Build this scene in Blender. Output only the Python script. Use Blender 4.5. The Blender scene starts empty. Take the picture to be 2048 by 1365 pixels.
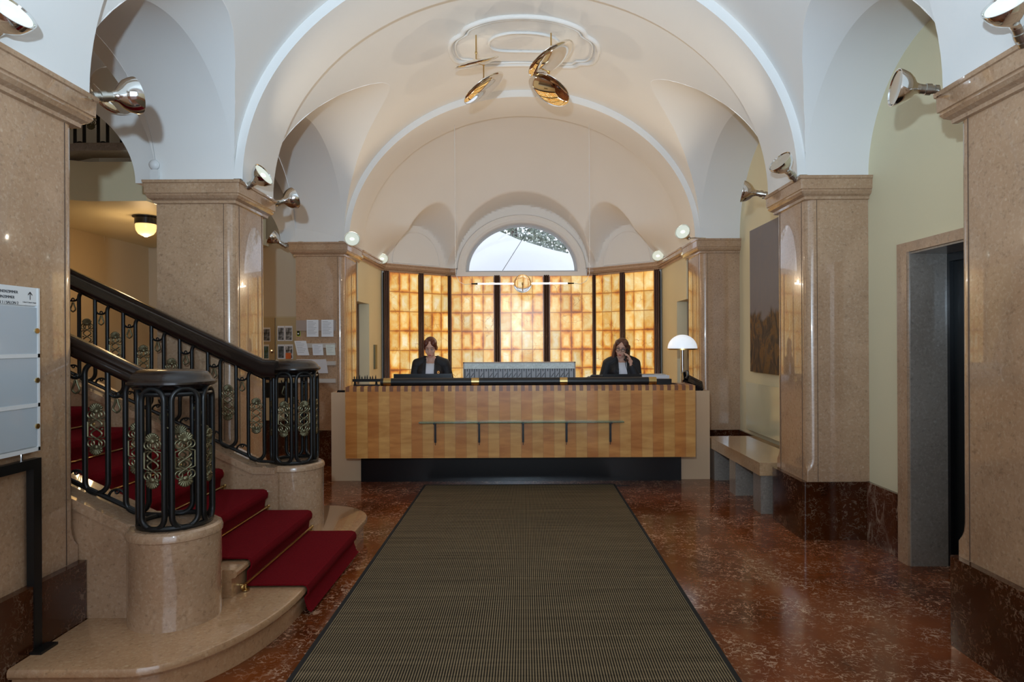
import bpy, bmesh, math, random
import numpy as np
from mathutils import Vector, Matrix
random.seed(7)
PI = math.pi
S = bpy.context.scene
COL = S.collection
F = 1300.0                      # focal length in pixels of the 2048 px frame
CAMZ = 1.6
def P(px, py, d):               # pixel at depth d -> world point (used to measure places)
    return Vector(((px-1048)*d/F, d, CAMZ-(py-686)*d/F))
# ------------------------------------------------------------------ camera, world, big lights
cd = bpy.data.cameras.new('camera'); cam = bpy.data.objects.new('camera', cd); COL.objects.link(cam)
cd.sensor_width = 36.0; cd.lens = F/2048*36; cd.clip_start = 0.05
cd.shift_x = -24/2048; cd.shift_y = 3.5/2048
cam.matrix_world = Matrix.Translation((0, 0, CAMZ)) @ Matrix.Rotation(PI/2, 4, 'X') @ Matrix.Rotation(math.radians(-0.28), 4, 'Z')
S.camera = cam
W = bpy.data.worlds.new('sky'); S.world = W; W.use_nodes = True
W.node_tree.nodes['Background'].inputs[0].default_value = (0.80, 0.88, 1.0, 1)
W.node_tree.nodes['Background'].inputs[1].default_value = 1.9
vs = S.view_settings; vs.view_transform = 'Standard'; vs.look = 'None'; vs.gamma = 1; vs.use_curve_mapping = False
vs.exposure = 0.0
S.cycles.max_bounces = 8; S.cycles.diffuse_bounces = 4; S.cycles.glossy_bounces = 4
S.cycles.use_denoising = True; S.cycles.sample_clamp_indirect = 6
def light(kind, name, loc, aim, energy, color, **kw):
    l = bpy.data.lights.new(name, kind); l.energy = energy; l.color = color
    for k, v in kw.items(): setattr(l, k, v)
    o = bpy.data.objects.new(name, l); COL.objects.link(o); o.location = loc
    o.rotation_euler = (Vector(aim)-Vector(loc)).to_track_quat('-Z', 'Y').to_euler()
    return o
# daylight from the entrance behind, and the flash held just over the camera
light('AREA', 'entrance_daylight', (0, -2.6, 2.3), (0, 6, 4.2), 15, (0.66, 0.83, 1.0), shape='RECTANGLE', size=3.2, size_y=2.6)
light('AREA', 'camera_flash', (-0.25, -0.15, 2.12), (0, 6, 5.6), 110, (0.60, 0.81, 1.0), shape='DISK', size=0.09, spread=math.radians(118))

# ------------------------------------------------------------------ mesh builder
class MB:
    def __init__(s): s.v = []; s.f = []; s.m = []; s.mi = 0; s.M = Matrix.Identity(4)
    def add(s, vs_, fs):
        b = len(s.v); M = s.M
        s.v += [tuple(M @ Vector(p)) for p in vs_]
        s.f += [tuple(b+i for i in f) for f in fs]; s.m += [s.mi]*len(fs); return s
    def box(s, x0, x1, y0, y1, z0, z1):
        return s.add([(x0,y0,z0),(x1,y0,z0),(x1,y1,z0),(x0,y1,z0),(x0,y0,z1),(x1,y0,z1),(x1,y1,z1),(x0,y1,z1)],
              [(0,3,2,1),(4,5,6,7),(0,1,5,4),(1,2,6,5),(2,3,7,6),(3,0,4,7)])
    def loft(s, rings, cap=True, closed=True):
        n = len(rings[0]); vs_ = [p for r in rings for p in r]; fs = []
        for k in range(len(rings)-1):
            for i in range(n if closed else n-1):
                j = (i+1) % n; fs.append((k*n+i, k*n+j, (k+1)*n+j, (k+1)*n+i))
        if cap and closed:
            fs.append(tuple(range(n))[::-1]); fs.append(tuple((len(rings)-1)*n+i for i in range(n)))
        return s.add(vs_, fs)
    def prism(s, poly, a, b, axis='Z'):
        if axis == 'Z': g = lambda p, h: (p[0], p[1], h)
        elif axis == 'Y': g = lambda p, h: (p[0], h, p[1])
        else: g = lambda p, h: (h, p[0], p[1])
        return s.loft([[g(p, a) for p in poly], [g(p, b) for p in poly]])
    def lathe(s, prof, n=24, c=(0,0,0), cap=True, sx=1, sy=1):
        return s.loft([[(c[0]+sx*r*math.cos(2*PI*i/n), c[1]+sy*r*math.sin(2*PI*i/n), c[2]+z) for i in range(n)] for r, z in prof], cap)
    def tube(s, pts, r, n=8, closed=False, cap=True, flat=None):
        pts = [Vector(p) for p in pts]; N = len(pts); rings = []; up = None
        rr = r if isinstance(r, (list, tuple)) else [r]*N
        for i, p in enumerate(pts):
            if closed: t = (pts[(i+1) % N]-pts[i-1])
            else: t = pts[min(i+1, N-1)]-pts[max(i-1, 0)]
            t = t.normalized() if t.length > 1e-9 else Vector((0,0,1))
            if up is None: up = Vector((0,1,0)) if abs(t.y) < .9 else Vector((1,0,0))
            u = up-t*up.dot(t)
            u = u.normalized() if u.length > 1e-6 else t.orthogonal().normalized()
            up = u; w = t.cross(u)
            fx = flat or 1.0
            rings.append([tuple(p+(u*math.cos(2*PI*k/n)*fx+w*math.sin(2*PI*k/n))*rr[i]) for k in range(n)])
        if closed: rings.append(rings[0]); return s.loft(rings, cap=False)
        return s.loft(rings, cap)
    def ell(s, c, r, n=16, m=10):
        c = Vector(c); rings = []
        for k in range(1, m):
            th = PI*k/m
            rings.append([(c.x+r[0]*math.sin(th)*math.cos(2*PI*i/n), c.y+r[1]*math.sin(th)*math.sin(2*PI*i/n), c.z-r[2]*math.cos(th)) for i in range(n)])
        return s.loft(rings)
    def cap_(s, p, q, r0, r1, n=12):                   # tapered capsule
        p = Vector(p); q = Vector(q); t = (q-p).normalized(); L = (q-p).length
        u = t.orthogonal().normalized(); w = t.cross(u); rings = []
        st = [(-math.cos(a)*r0, math.sin(a)*r0) for a in (0.3, .7, 1.1, PI/2)] + [(L+math.cos(a)*r1, math.sin(a)*r1) for a in (PI/2, 1.1, .7, .3)]
        for h, r in st: rings.append([tuple(p+t*h+(u*math.cos(2*PI*k/n)+w*math.sin(2*PI*k/n))*r) for k in range(n)])
        return s.loft(rings)
    def grid(s, fn, nu, nv, flip=False):
        vs_ = [tuple(fn(i/nu, j/nv)) for i in range(nu+1) for j in range(nv+1)]; fs = []
        for i in range(nu):
            for j in range(nv):
                a = i*(nv+1)+j; q = (a, a+1, a+nv+2, a+nv+1); fs.append(q[::-1] if flip else q)
        return s.add(vs_, fs)

def mesh_from(name, mb, mats, smooth=35):
    me = bpy.data.meshes.new(name); me.from_pydata(mb.v, [], mb.f)
    mats = mats if isinstance(mats, (list, tuple)) else [mats]
    for m in mats: me.materials.append(m)
    me.polygons.foreach_set('material_index', mb.m)
    bm = bmesh.new(); bm.from_mesh(me); bmesh.ops.remove_doubles(bm, verts=bm.verts, dist=1e-5)
    bmesh.ops.recalc_face_normals(bm, faces=bm.faces); bm.to_mesh(me); bm.free()
    if smooth:
        me.shade_smooth(); me.set_sharp_from_angle(angle=math.radians(smooth))
    return me
def obj(name, mb, mats, parent=None, smooth=35, loc=None, label=None):
    me = mesh_from(name, mb, mats, smooth); o = bpy.data.objects.new(name, me); COL.objects.link(o)
    if parent is not None: o.parent = parent
    if loc is not None: o.location = loc
    if label: o['label'] = label
    return o
def centred(o):                                        # put a thing's origin at the middle of its base
    vs_ = [Vector(v.co) for v in o.data.vertices]
    c = Vector(((min(v.x for v in vs_)+max(v.x for v in vs_))/2, (min(v.y for v in vs_)+max(v.y for v in vs_))/2, min(v.z for v in vs_)))
    o.data.transform(Matrix.Translation(-c)); o.location = c; return o
def tag(o, label, cat, group=None, kind=None):
    o['label'] = label; o['category'] = cat
    if group: o['group'] = group
    if kind: o['kind'] = kind
    return o
def thing(name, label, cat, loc=(0,0,0), rotz=0, group=None):
    o = bpy.data.objects.new(name, None); COL.objects.link(o); o.empty_display_size = .1
    o.location = loc; o.rotation_euler = (0, 0, rotz); return tag(o, label, cat, group)
class Rel:                                             # MB whose vertices are given in world space but stored relative to an origin
    pass
def relmb(loc):
    m = MB(); m.M = Matrix.Translation(-Vector(loc)); return m
def struct(name, mb, mats, smooth=35):
    o = obj(name, mb, mats, smooth=smooth); o['kind'] = 'structure'; return o
def copy_tree(o, parent=None):
    c = o.copy(); COL.objects.link(c); c.parent = parent
    for ch in o.children: copy_tree(ch, c)
    return c

# ------------------------------------------------------------------ materials
def newmat(name):
    m = bpy.data.materials.new(name); m.use_nodes = True; nt = m.node_tree
    return m, nt, nt.nodes['Principled BSDF']
def mat(name, col, rough=.5, metal=0, spec=.5, emit=None, es=0, trans=0, coat=0, ior=1.5, alpha=1):
    m, nt, b = newmat(name)
    b.inputs['Base Color'].default_value = (*col, 1); b.inputs['Roughness'].default_value = rough
    b.inputs['Metallic'].default_value = metal; b.inputs['Specular IOR Level'].default_value = spec
    b.inputs['Transmission Weight'].default_value = trans; b.inputs['Coat Weight'].default_value = coat
    b.inputs['IOR'].default_value = ior; b.inputs['Alpha'].default_value = alpha
    if emit: b.inputs['Emission Color'].default_value = (*emit, 1); b.inputs['Emission Strength'].default_value = es
    return m
class N:                                               # tiny node-graph helper
    def __init__(s, nt): s.nt = nt
    def new(s, t, **kw):
        n = s.nt.nodes.new(t)
        for k, v in kw.items(): setattr(n, k, v)
        return n
    def put(s, sock, v):
        if hasattr(v, 'is_output'): s.nt.links.new(v, sock)
        elif isinstance(v, tuple) and len(v) == 3 and sock.type == 'RGBA': sock.default_value = (*v, 1)
        else: sock.default_value = v
    def coord(s, w='Object'): return s.new('ShaderNodeTexCoord').outputs[w]
    def mapv(s, v, scale=(1,1,1), loc=(0,0,0), rot=(0,0,0)):
        n = s.new('ShaderNodeMapping'); s.put(n.inputs[0], v); n.inputs['Scale'].default_value = scale
        n.inputs['Location'].default_value = loc; n.inputs['Rotation'].default_value = rot; return n.outputs[0]
    def noise(s, v, scale, detail=4, rough=.5, dist=0):
        n = s.new('ShaderNodeTexNoise'); s.put(n.inputs['Vector'], v); n.inputs['Scale'].default_value = scale
        n.inputs['Detail'].default_value = detail; n.inputs['Roughness'].default_value = rough; n.inputs['Distortion'].default_value = dist
        return n.outputs['Fac']
    def vor(s, v, scale, feature='F1', out='Distance'):
        n = s.new('ShaderNodeTexVoronoi', feature=feature); s.put(n.inputs['Vector'], v); n.inputs['Scale'].default_value = scale
        return n.outputs[out]
    def white(s, v):
        n = s.new('ShaderNodeTexWhiteNoise', noise_dimensions='3D'); s.put(n.inputs['Vector'], v); return n.outputs['Value']
    def math(s, op, a, b=0.0, c=None, clamp=False):
        n = s.new('ShaderNodeMath', operation=op); n.use_clamp = clamp; s.put(n.inputs[0], a); s.put(n.inputs[1], b)
        if c is not None: s.put(n.inputs[2], c)
        return n.outputs[0]
    def ramp(s, f, stops, interp='LINEAR'):
        n = s.new('ShaderNodeValToRGB'); s.put(n.inputs[0], f); cr = n.color_ramp; cr.interpolation = interp
        while len(cr.elements) < len(stops): cr.elements.new(.5)
        for e, (p, c) in zip(cr.elements, stops):
            e.position = p; c = c if isinstance(c, tuple) else (c, c, c); e.color = (*c, 1)
        return n.outputs[0]
    def mix(s, f, a, b, mode='MIX'):
        n = s.new('ShaderNodeMix', data_type='RGBA', blend_type=mode); s.put(n.inputs['Factor'], f)
        s.put(n.inputs[6], a); s.put(n.inputs[7], b); return n.outputs[2]
    def xyz(s, v):
        n = s.new('ShaderNodeSeparateXYZ'); s.put(n.inputs[0], v); return n.outputs
    def comb(s, x=0.0, y=0.0, z=0.0):
        n = s.new('ShaderNodeCombineXYZ'); s.put(n.inputs[0], x); s.put(n.inputs[1], y); s.put(n.inputs[2], z); return n.outputs[0]
    def bump(s, b, h, strength=.3, dist=.01):
        n = s.new('ShaderNodeBump'); s.put(n.inputs['Height'], h); n.inputs['Strength'].default_value = strength
        n.inputs['Distance'].default_value = dist; s.nt.links.new(n.outputs[0], b.inputs['Normal'])
def plaster(name, col, rough=.75):
    m, nt, b = newmat(name); g = N(nt); v = g.coord()
    n1 = g.noise(v, 1.2, 3); c = g.mix(n1, tuple(x*.96 for x in col), tuple(min(1, x*1.03) for x in col))
    g.put(b.inputs['Base Color'], c); b.inputs['Roughness'].default_value = rough; b.inputs['Specular IOR Level'].default_value = .25
    g.bump(b, g.noise(v, 60, 3), .06, .004); return m
M_plaster = plaster('white_plaster', (.83, .815, .79), .6)
M_cream = plaster('cream_plaster', (.77, .69, .47), .5)
M_hall = plaster('ochre_plaster', (.62, .50, .32), .6)
M_tan = plaster('tan_plaster', (.58, .50, .38), .6)
def stone(name, base, dark, light_, rough=.28, sc=1.0, fleck=.62):
    m, nt, b = newmat(name); g = N(nt); v = g.coord()
    big = g.noise(v, 2.2*sc, 5, .6, .5); c = g.mix(g.ramp(big, [(.3, 0.0), (.7, 1.0)]), dark, base)
    sp = g.noise(v, 55*sc, 3, .6); c = g.mix(g.ramp(sp, [(.50, 0.0), (.72, .45)]), c, light_)
    dk = g.noise(g.mapv(v, loc=(5, 3, 1)), 38*sc, 4, .65); c = g.mix(g.ramp(dk, [(.54, 0.0), (.72, .6)]), c, tuple(x*.55 for x in dark))
    sh = g.vor(g.mapv(v, loc=(2, 7, 4)), 13*sc); c = g.mix(g.math('MULTIPLY', g.ramp(sh, [(.07, .55), (.13, 0.0)]), g.ramp(g.noise(v, 7, 2), [(.5, 0.0), (.6, 1.0)])), c, light_)
    g.put(b.inputs['Base Color'], c); b.inputs['Roughness'].default_value = rough+.1; b.inputs['Coat Weight'].default_value = .85; b.inputs['Coat Roughness'].default_value = .03; b.inputs['Coat IOR'].default_value = 1.65; b.inputs['Specular IOR Level'].default_value = .4
    return m
M_stone = stone('beige_marble', (.50, .318, .195), (.37, .225, .132), (.60, .445, .31), .12)
M_stone2 = stone('grey_marble', (.30, .255, .215), (.23, .19, .155), (.42, .37, .32), .25)
M_joint = mat('joint_filler', (.10, .06, .04), .7)
M_step = stone('step_marble', (.50, .292, .155), (.39, .218, .112), (.60, .42, .25), .14)
def redmarble(name, k=1.0, rough=.13, vein=False):
    m, nt, b = newmat(name); g = N(nt); v = g.coord()
    vd = g.new('ShaderNodeVectorMath', operation='ADD'); nz = g.new('ShaderNodeTexNoise'); g.put(nz.inputs['Vector'], v); nz.inputs['Scale'].default_value = 9; nz.inputs['Detail'].default_value = 4
    sc = g.new('ShaderNodeVectorMath', operation='SCALE'); nt.links.new(nz.outputs['Color'], sc.inputs[0]); sc.inputs['Scale'].default_value = .07
    g.put(vd.inputs[0], v); nt.links.new(sc.outputs[0], vd.inputs[1]); v2 = vd.outputs[0]
    big = g.noise(v, 1.3, 4, .6); c = g.mix(g.ramp(big, [(.35, 0.0), (.68, 1.0)]), (.070*k, .015*k, .004*k), (.25*k, .058*k, .010*k))
    sl = g.xyz(v); slab = g.white(g.comb(g.math('FLOOR', g.math('MULTIPLY', sl[0], 1.25)), g.math('FLOOR', g.math('MULTIPLY', sl[1], .83)), 0.0))
    c = g.mix(g.math('MULTIPLY', slab, .45), c, (.26*k, .070*k, .020*k))
    e1 = g.vor(v2, 17, 'DISTANCE_TO_EDGE'); e2 = g.vor(g.mapv(v2, loc=(3, 1, 2), scale=(1, .55, 1)), 36, 'DISTANCE_TO_EDGE')
    msk = g.ramp(g.noise(v, 3.2, 5, .7), [(.40, 0.0), (.60, 1.0)])
    w = g.ramp(g.noise(g.mapv(v2, scale=(1, 1.7, 1.3), rot=(0, 0, .5)), 30, 3, .6, .8), [(.575, 0.0), (.61, .9)])
    w = g.math('MAXIMUM', w, g.math('MULTIPLY', g.ramp(e2, [(.02, .9), (.07, 0.0)]), g.ramp(g.noise(v2, 19, 3, .6), [(.50, 0.0), (.56, 1.0)])))
    w = g.math('MULTIPLY', w, msk)
    w1 = g.math('MULTIPLY', g.ramp(e1, [(.015, .6), (.05, 0.0)]), g.ramp(g.noise(v2, 5, 2), [(.52, 0.0), (.6, 1.0)]))
    w = g.math('MAXIMUM', w, w1) if vein else w
    if vein:
        e3 = g.vor(g.mapv(v2, scale=(1, 1.4, .6)), 6.5, 'DISTANCE_TO_EDGE')
        w = g.math('MAXIMUM', w, g.math('MULTIPLY', g.ramp(e3, [(.03, 1.0), (.09, 0.0)]), g.ramp(g.noise(v, 4, 3), [(.45, 0.0), (.55, 1.0)])))
    c = g.mix(w, c, (.60*k, .38*k, .25*k))
    g.put(b.inputs['Base Color'], c); b.inputs['Roughness'].default_value = rough; b.inputs['Specular IOR Level'].default_value = .5
    return m
M_red = redmarble('red_marble_floor', 1.0, .12)
M_redbase = redmarble('red_marble_plinth', .30, .14)
M_redvein = redmarble('veined_red_marble', .55, .16, True)
M_iron = mat('black_iron', (.006, .006, .006), .36, 0, .4)
M_black = mat('black_lacquer', (.006, .006, .007), .25)
M_leather = mat('black_leather', (.010, .010, .011), .38)
M_chrome = mat('chrome', (.82, .82, .80), .09, 1)
M_mirror = mat('gold_tinted_mirror', (.96, .92, .84), .03, 1)
M_brass = mat('brass', (.62, .42, .16), .28, 1)
M_bronze = mat('patinated_bronze', (.17, .15, .085), .4, .8)
M_white = mat('white_enamel', (.75, .76, .76), .4)
M_whiteglass = mat('white_glass', (.85, .88, .92), .25, emit=(.85, .92, 1.0), es=.55)
M_steel = mat('dark_steel', (.014, .015, .016), .3, .6)
M_paper = mat('white_paper', (.72, .74, .78), .6)
M_glass = mat('clear_glass', (1, 1, 1), .0, trans=1, ior=1.45)
M_lens = mat('lamp_lens', (.8, .85, .75), .2, emit=(.86, .95, .84), es=.30)
M_lensoff = mat('lamp_inside', (.55, .52, .46), .15, .7)
M_hot = mat('lamp_filament', (1, 1, 1), .3, emit=(1, .97, .86), es=3.5)
M_handrail = mat('dark_handrail_wood', (.014, .008, .006), .25, coat=.3)
M_pale = mat('pale_maple', (.64, .43, .26), .4)
def onyx():
    m, nt, b = newmat('backlit_onyx'); g = N(nt); v = g.coord(); X, Y, Z = g.xyz(v)
    oi = g.new('ShaderNodeObjectInfo').outputs['Location']
    tx = g.math('DIVIDE', X, .19); tz = g.math('DIVIDE', Z, .327)
    cx_ = g.math('FLOOR', tx); cz_ = g.math('FLOOR', tz)
    fx = g.math('SUBTRACT', tx, cx_); fz = g.math('SUBTRACT', tz, cz_)
    ex = g.math('MULTIPLY', g.math('MINIMUM', fx, g.math('SUBTRACT', 1.0, fx)), .19)
    ez = g.math('MULTIPLY', g.math('MINIMUM', fz, g.math('SUBTRACT', 1.0, fz)), .327)
    wv = g.new('ShaderNodeVectorMath', operation='ADD'); g.put(wv.inputs[0], v); g.put(wv.inputs[1], oi); vw = wv.outputs[0]
    rnd = g.white(g.comb(cx_, cz_, g.xyz(oi)[0]))
    rnd2 = g.white(g.comb(cz_, cx_, g.math('ADD', g.xyz(oi)[0], 5.0)))
    cloud = g.noise(vw, 3.2, 5, .62, 1.2); fine = g.noise(vw, 16, 4, .6, .8)
    edge = g.math('MINIMUM', ex, g.math('MULTIPLY', ez, .8))
    stain = g.ramp(g.math('ADD', edge, g.math('MULTIPLY', g.math('SUBTRACT', fine, .5), .05)), [(0.0, 1.0), (.018, .55), (.06, 0.0)])
    amt = g.math('ADD', g.math('MULTIPLY', rnd, .5), g.ramp(cloud, [(.35, .55), (.62, -.0)]))
    pick = g.ramp(g.noise(vw, 2.3, 3, .6), [(.36, 0.0), (.62, 1.0)])
    amt = g.math('MULTIPLY_ADD', g.math('MULTIPLY', stain, g.math('ADD', .15, g.math('MULTIPLY', pick, .95))), .78, g.math('MULTIPLY', amt, .46))
    amt = g.math('ADD', amt, g.math('MULTIPLY', g.math('SUBTRACT', fine, .5), .35), clamp=True)
    col = g.ramp(amt, [(0.0, (.93, .84, .60)), (.17, (.88, .68, .30)), (.45, (.80, .42, .08)), (.75, (.60, .17, .015)), (1.0, (.22, .04, .01))])
    vd = g.new('ShaderNodeVectorMath', operation='ADD'); g.put(vd.inputs[0], vw); nz = g.new('ShaderNodeTexNoise'); g.put(nz.inputs['Vector'], vw); nz.inputs['Scale'].default_value = 8
    sc = g.new('ShaderNodeVectorMath', operation='SCALE'); nt.links.new(nz.outputs['Color'], sc.inputs[0]); sc.inputs['Scale'].default_value = .12; nt.links.new(sc.outputs[0], vd.inputs[1])
    ve = g.vor(vd.outputs[0], 5.5, 'DISTANCE_TO_EDGE')
    vn = g.math('MULTIPLY', g.ramp(ve, [(.0, .9), (.022, 0.0)]), g.ramp(g.noise(vw, 2.6, 2), [(.53, 0.0), (.6, 1.0)]))
    col = g.mix(vn, col, (.33, .09, .01))
    seam = g.ramp(edge, [(.0028, 1.0), (.0070, 0.0)]); col = g.mix(g.math('MULTIPLY', seam, .9), col, (.20, .05, .01))
    lamp = g.math('ADD', .70, g.math('MULTIPLY', rnd2, .32))
    g.put(b.inputs['Base Color'], (.25, .15, .07)); g.put(b.inputs['Emission Color'], col); g.put(b.inputs['Emission Strength'], lamp)
    b.inputs['Roughness'].default_value = .25; return m
M_onyx = onyx()
def maple():
    m, nt, b = newmat('maple_stripes'); g = N(nt); v = g.coord(); X, Y, Z = g.xyz(v)
    st = g.math('DIVIDE', X, .1215); i = g.math('FLOOR', st); odd = g.math('MODULO', g.math('ADD', i, 100.0), 2.0)
    r = g.white(g.comb(i, 1.0, 2.0))
    pair = g.math('FLOOR', g.math('DIVIDE', i, 2.0))
    vv = g.comb(g.math('MULTIPLY', X, 1.6), pair, g.math('MULTIPLY', Z, 7.5))
    fig = g.noise(vv, 1.5, 3, .5, .7); fine = g.noise(g.mapv(v, scale=(60, 1, 4)), 3, 3)
    a = g.mix(g.ramp(fig, [(.30, 0.0), (.68, 1.0)]), (.44, .130, .016), (.68, .265, .055))
    d = g.mix(g.ramp(fig, [(.30, 0.0), (.68, 1.0)]), (.54, .22, .042), (.76, .39, .11))
    c = g.mix(odd, a, d); c = g.mix(g.math('MULTIPLY', fine, .22), c, (.50, .22, .06))
    fr = g.math('FRACT', st); ed = g.math('MINIMUM', fr, g.math('SUBTRACT', 1.0, fr)); c = g.mix(g.ramp(ed, [(.0, .55), (.02, 0.0)]), c, (.15, .05, .02))
    s2 = g.math('FRACT', g.math('DIVIDE', X, .081)); dk = g.math('LESS_THAN', s2, .5); top = g.math('GREATER_THAN', Z, 1.065)
    c = g.mix(g.math('MULTIPLY', dk, top), c, (.24, .085, .035))
    g.put(b.inputs['Base Color'], c); b.inputs['Roughness'].default_value = .38; b.inputs['Coat Weight'].default_value = .25; return m
M_maple = maple()
def rugmat():
    m, nt, b = newmat('woven_rug'); g = N(nt); v = g.coord(); X, Y, Z = g.xyz(v)
    s1 = g.math('ABSOLUTE', g.math('SUBTRACT', g.math('FRACT', g.math('DIVIDE', X, .0135)), .5))
    s2 = g.math('ABSOLUTE', g.math('SUBTRACT', g.math('FRACT', g.math('DIVIDE', Y, .012)), .5))
    wob = g.noise(g.mapv(v, scale=(1.5, 38, 1)), 1.0, 4, .7)
    st = g.ramp(g.math('ADD', s1, g.math('MULTIPLY', g.math('SUBTRACT', wob, .5), .35)), [(.18, 0.0), (.32, 1.0)])
    st = g.math('MULTIPLY', st, g.ramp(s2, [(.05, .75), (.25, 1.0)]))
    c = g.mix(st, (.026, .020, .014), (.29, .215, .125))
    w2 = g.ramp(g.noise(g.mapv(v, scale=(.6, 22, 1)), 1.0, 4, .7), [(.3, .75), (.7, 1.15)])
    c = g.mix(1.0, c, w2, 'MULTIPLY')
    g.put(b.inputs['Base Color'], c); b.inputs['Roughness'].default_value = .95; b.inputs['Specular IOR Level'].default_value = .1
    g.bump(b, st, .4, .003); return m
M_rug = rugmat()
def carpetmat():
    m, nt, b = newmat('red_carpet'); g = N(nt); v = g.coord()
    c = g.mix(g.noise(v, 90, 4), (.10, .002, .005), (.20, .005, .010)); g.put(b.inputs['Base Color'], c)
    b.inputs['Roughness'].default_value = 1; b.inputs['Specular IOR Level'].default_value = .1
    g.bump(b, g.noise(v, 260, 2), .5, .004); return m
M_carpet = carpetmat()
M_rugedge = mat('black_binding', (.010, .009, .008), .9)

# ------------------------------------------------------------------ plan of the building
XL, XR = -2.35, 2.28; CX = (XL+XR)/2; A = (XR-XL)/2; B = 1.96; ZS = 2.925
XLo, XRo = -2.98, 2.78
P1 = (2.62, 3.42); P2 = (5.24, 5.87); P3 = (8.37, 9.10)
def sh(y): return float(np.interp(y, [3.42, 5.24, 8.37, 9.1, 10.7], [0, .04, .13, .12, 0]))
def sky(x, y): return y+(XR-x)/(XR-XL)*sh(y)           # the left side sits a little farther back
def Lf(y): return y+sh(y)

# floor and shell
b_ = MB(); b_.box(-5.9, 4.2, -3.2, 12.2, -.1, 0); struct('floor', b_, M_red, 0)
def wall(name, mat_, *boxes):
    m = MB()
    for q in boxes: m.box(*q)
    return struct(name, m, mat_, 0)
wall('wall_left', M_hall, (-5.63, -5.48, -3.2, 9.6, 0, 6))
HB = 9.5
wall('wall_left_back', M_tan, (-5.6, -2.9, HB, HB+.12, 0, 6))
DR0, DR1 = 3.36, 4.62                                   # lift opening along the right wall
wall('wall_right', M_cream, (XRo, XRo+.5, -3.2, DR0-.02, 0, 6), (XRo, XRo+.5, DR1+.03, 9.1, 0, 6), (XRo, XRo+.5, DR0-.02, DR1+.03, 2.305, 6))
wall('wall_front', M_plaster, (-5.6, -1.9, -3.2, -3.05, 0, 6), (1.9, 3.2, -3.2, -3.05, 0, 6), (-1.9, 1.9, -3.2, -3.05, 3.6, 6))
# narrow side walls of the reception behind the third pillars, each with a doorway
yL0 = 9.22; yR0 = 9.10; YB = 10.78; YC = 11.65
dzt = 2.20
wall('wall_side_left', M_cream, (XL-.15, XL, 9.87, YB+.02, 0, ZS), (XL-.15, XL, yL0, 9.87, dzt, ZS))
wall('wall_side_right', M_cream, (XR, XR+.15, 9.68, YB+.02, 0, ZS), (XR, XR+.15, yR0, 9.68, dzt, ZS))
wall('wall_passage_left', M_tan, (-3.05, -2.9, yL0, 10.1, 0, ZS), (-2.9, XL-.15, 9.98, 10.1, 0, ZS), (-2.9, XL-.15, yL0, 9.98, dzt+.1, dzt+.2))
wall('wall_passage_right', M_tan, (2.78, 2.93, yR0, 9.9, 0, ZS), (XR+.15, 2.78, 9.8, 9.9, 0, ZS), (XR+.15, 2.78, yR0, 9.8, dzt+.1, dzt+.2))
# apse walls under the cornice
XA = 1.305
QL0 = Vector((XL, YB)); QL1 = Vector((CX-XA, YC)); QR0 = Vector((XR, YB)); QR1 = Vector((CX+XA, YC))
def slab2(mb, p, q, t, z0, z1, sgn=1):
    d = (q-p).normalized(); n = Vector((-d.y, d.x))*t*sgn
    poly = [p, q, q+n, p+n]; mb.prism([tuple(v) for v in poly], z0, z1)
m = MB(); slab2(m, QL0, QL1, .15, 0, ZS); struct('wall_back_left', m, M_plaster, 0)
m = MB(); slab2(m, QR0, QR1, .15, 0, ZS, -1); struct('wall_back_right', m, M_plaster, 0)
wall('wall_back', M_plaster, (CX-XA, CX+XA, YC, YC+.15, 0, 2.80), (CX-XA, CX-1.0, YC, YC+.15, 2.80, 2.94), (CX+1.0, CX+XA, YC, YC+.15, 2.80, 2.94))

# ------------------------------------------------------------------ vault
NY, NT = 56, 40
def bay(mb, cx, a, b, yA, yB, rise, slope, sides=(1, -1), skew=True):
    yc = (yA+yB)/2; w = (yB-yA)/2
    T = (lambda x, y, z: (x, sky(x, y), z)) if skew else (lambda x, y, z: (x, y, z))
    cols = []
    for j in range(NY+1):
        ph = PI*j/NY; y = yc-w*math.cos(ph); s_ = max(math.sin(ph), 0)
        xg = a
        if s_ > 1e-6:
            u = a
            while u > 0:
                if (rise+slope*(a-u))*s_ < b*math.sqrt(max(0, 1-(u/a)**2)): break
                u -= a/400
            xg = max(u, 0)
        cols.append((y, s_, xg))
    def main(u, v):
        j = round(v*NY); y, s_, xg = cols[j]; t1 = math.asin(min(1, xg/a)); th = (2*u-1)*t1
        lo = -t1 if -1 in sides else -PI/2; hi = t1 if 1 in sides else PI/2
        th = lo+(hi-lo)*u
        return T(cx+a*math.sin(th), y, ZS+b*math.cos(th))
    mb.grid(main, 64, NY)
    for sd in sides:
        def lun(u, v):
            j = round(v*NY); y, s_, xg = cols[j]; x = a+(xg-a)*u
            return T(cx+sd*x, y, ZS+(rise+slope*(a-x))*s_)
        mb.grid(lun, 14, NY)
def arch_band(mb, cx, ao, bo, ai, bi, y0, y1, skew=True, n=64):
    T = (lambda x, y, z: (x, sky(x, y), z)) if skew else (lambda x, y, z: (x, y, z))
    rings = []
    for i in range(n+1):
        th = -PI/2+PI*i/n
        xo, zo = cx+ao*math.sin(th), ZS+bo*math.cos(th); xi, zi = cx+ai*math.sin(th), ZS+bi*math.cos(th)
        rings.append([T(xo, y0, zo), T(xi, y0, zi), T(xi, y1, zi), T(xo, y1, zo)])
    mb.loft(rings)
m = MB(); bay(m, CX, A, B, P1[1], P2[0], .87, .40); struct('ceiling_entrance_bay', m, M_plaster, 50)
m = MB(); bay(m, CX, A, B, P2[1], P3[0], 1.14, .45); struct('ceiling_hall_bay', m, M_plaster, 50)
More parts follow.
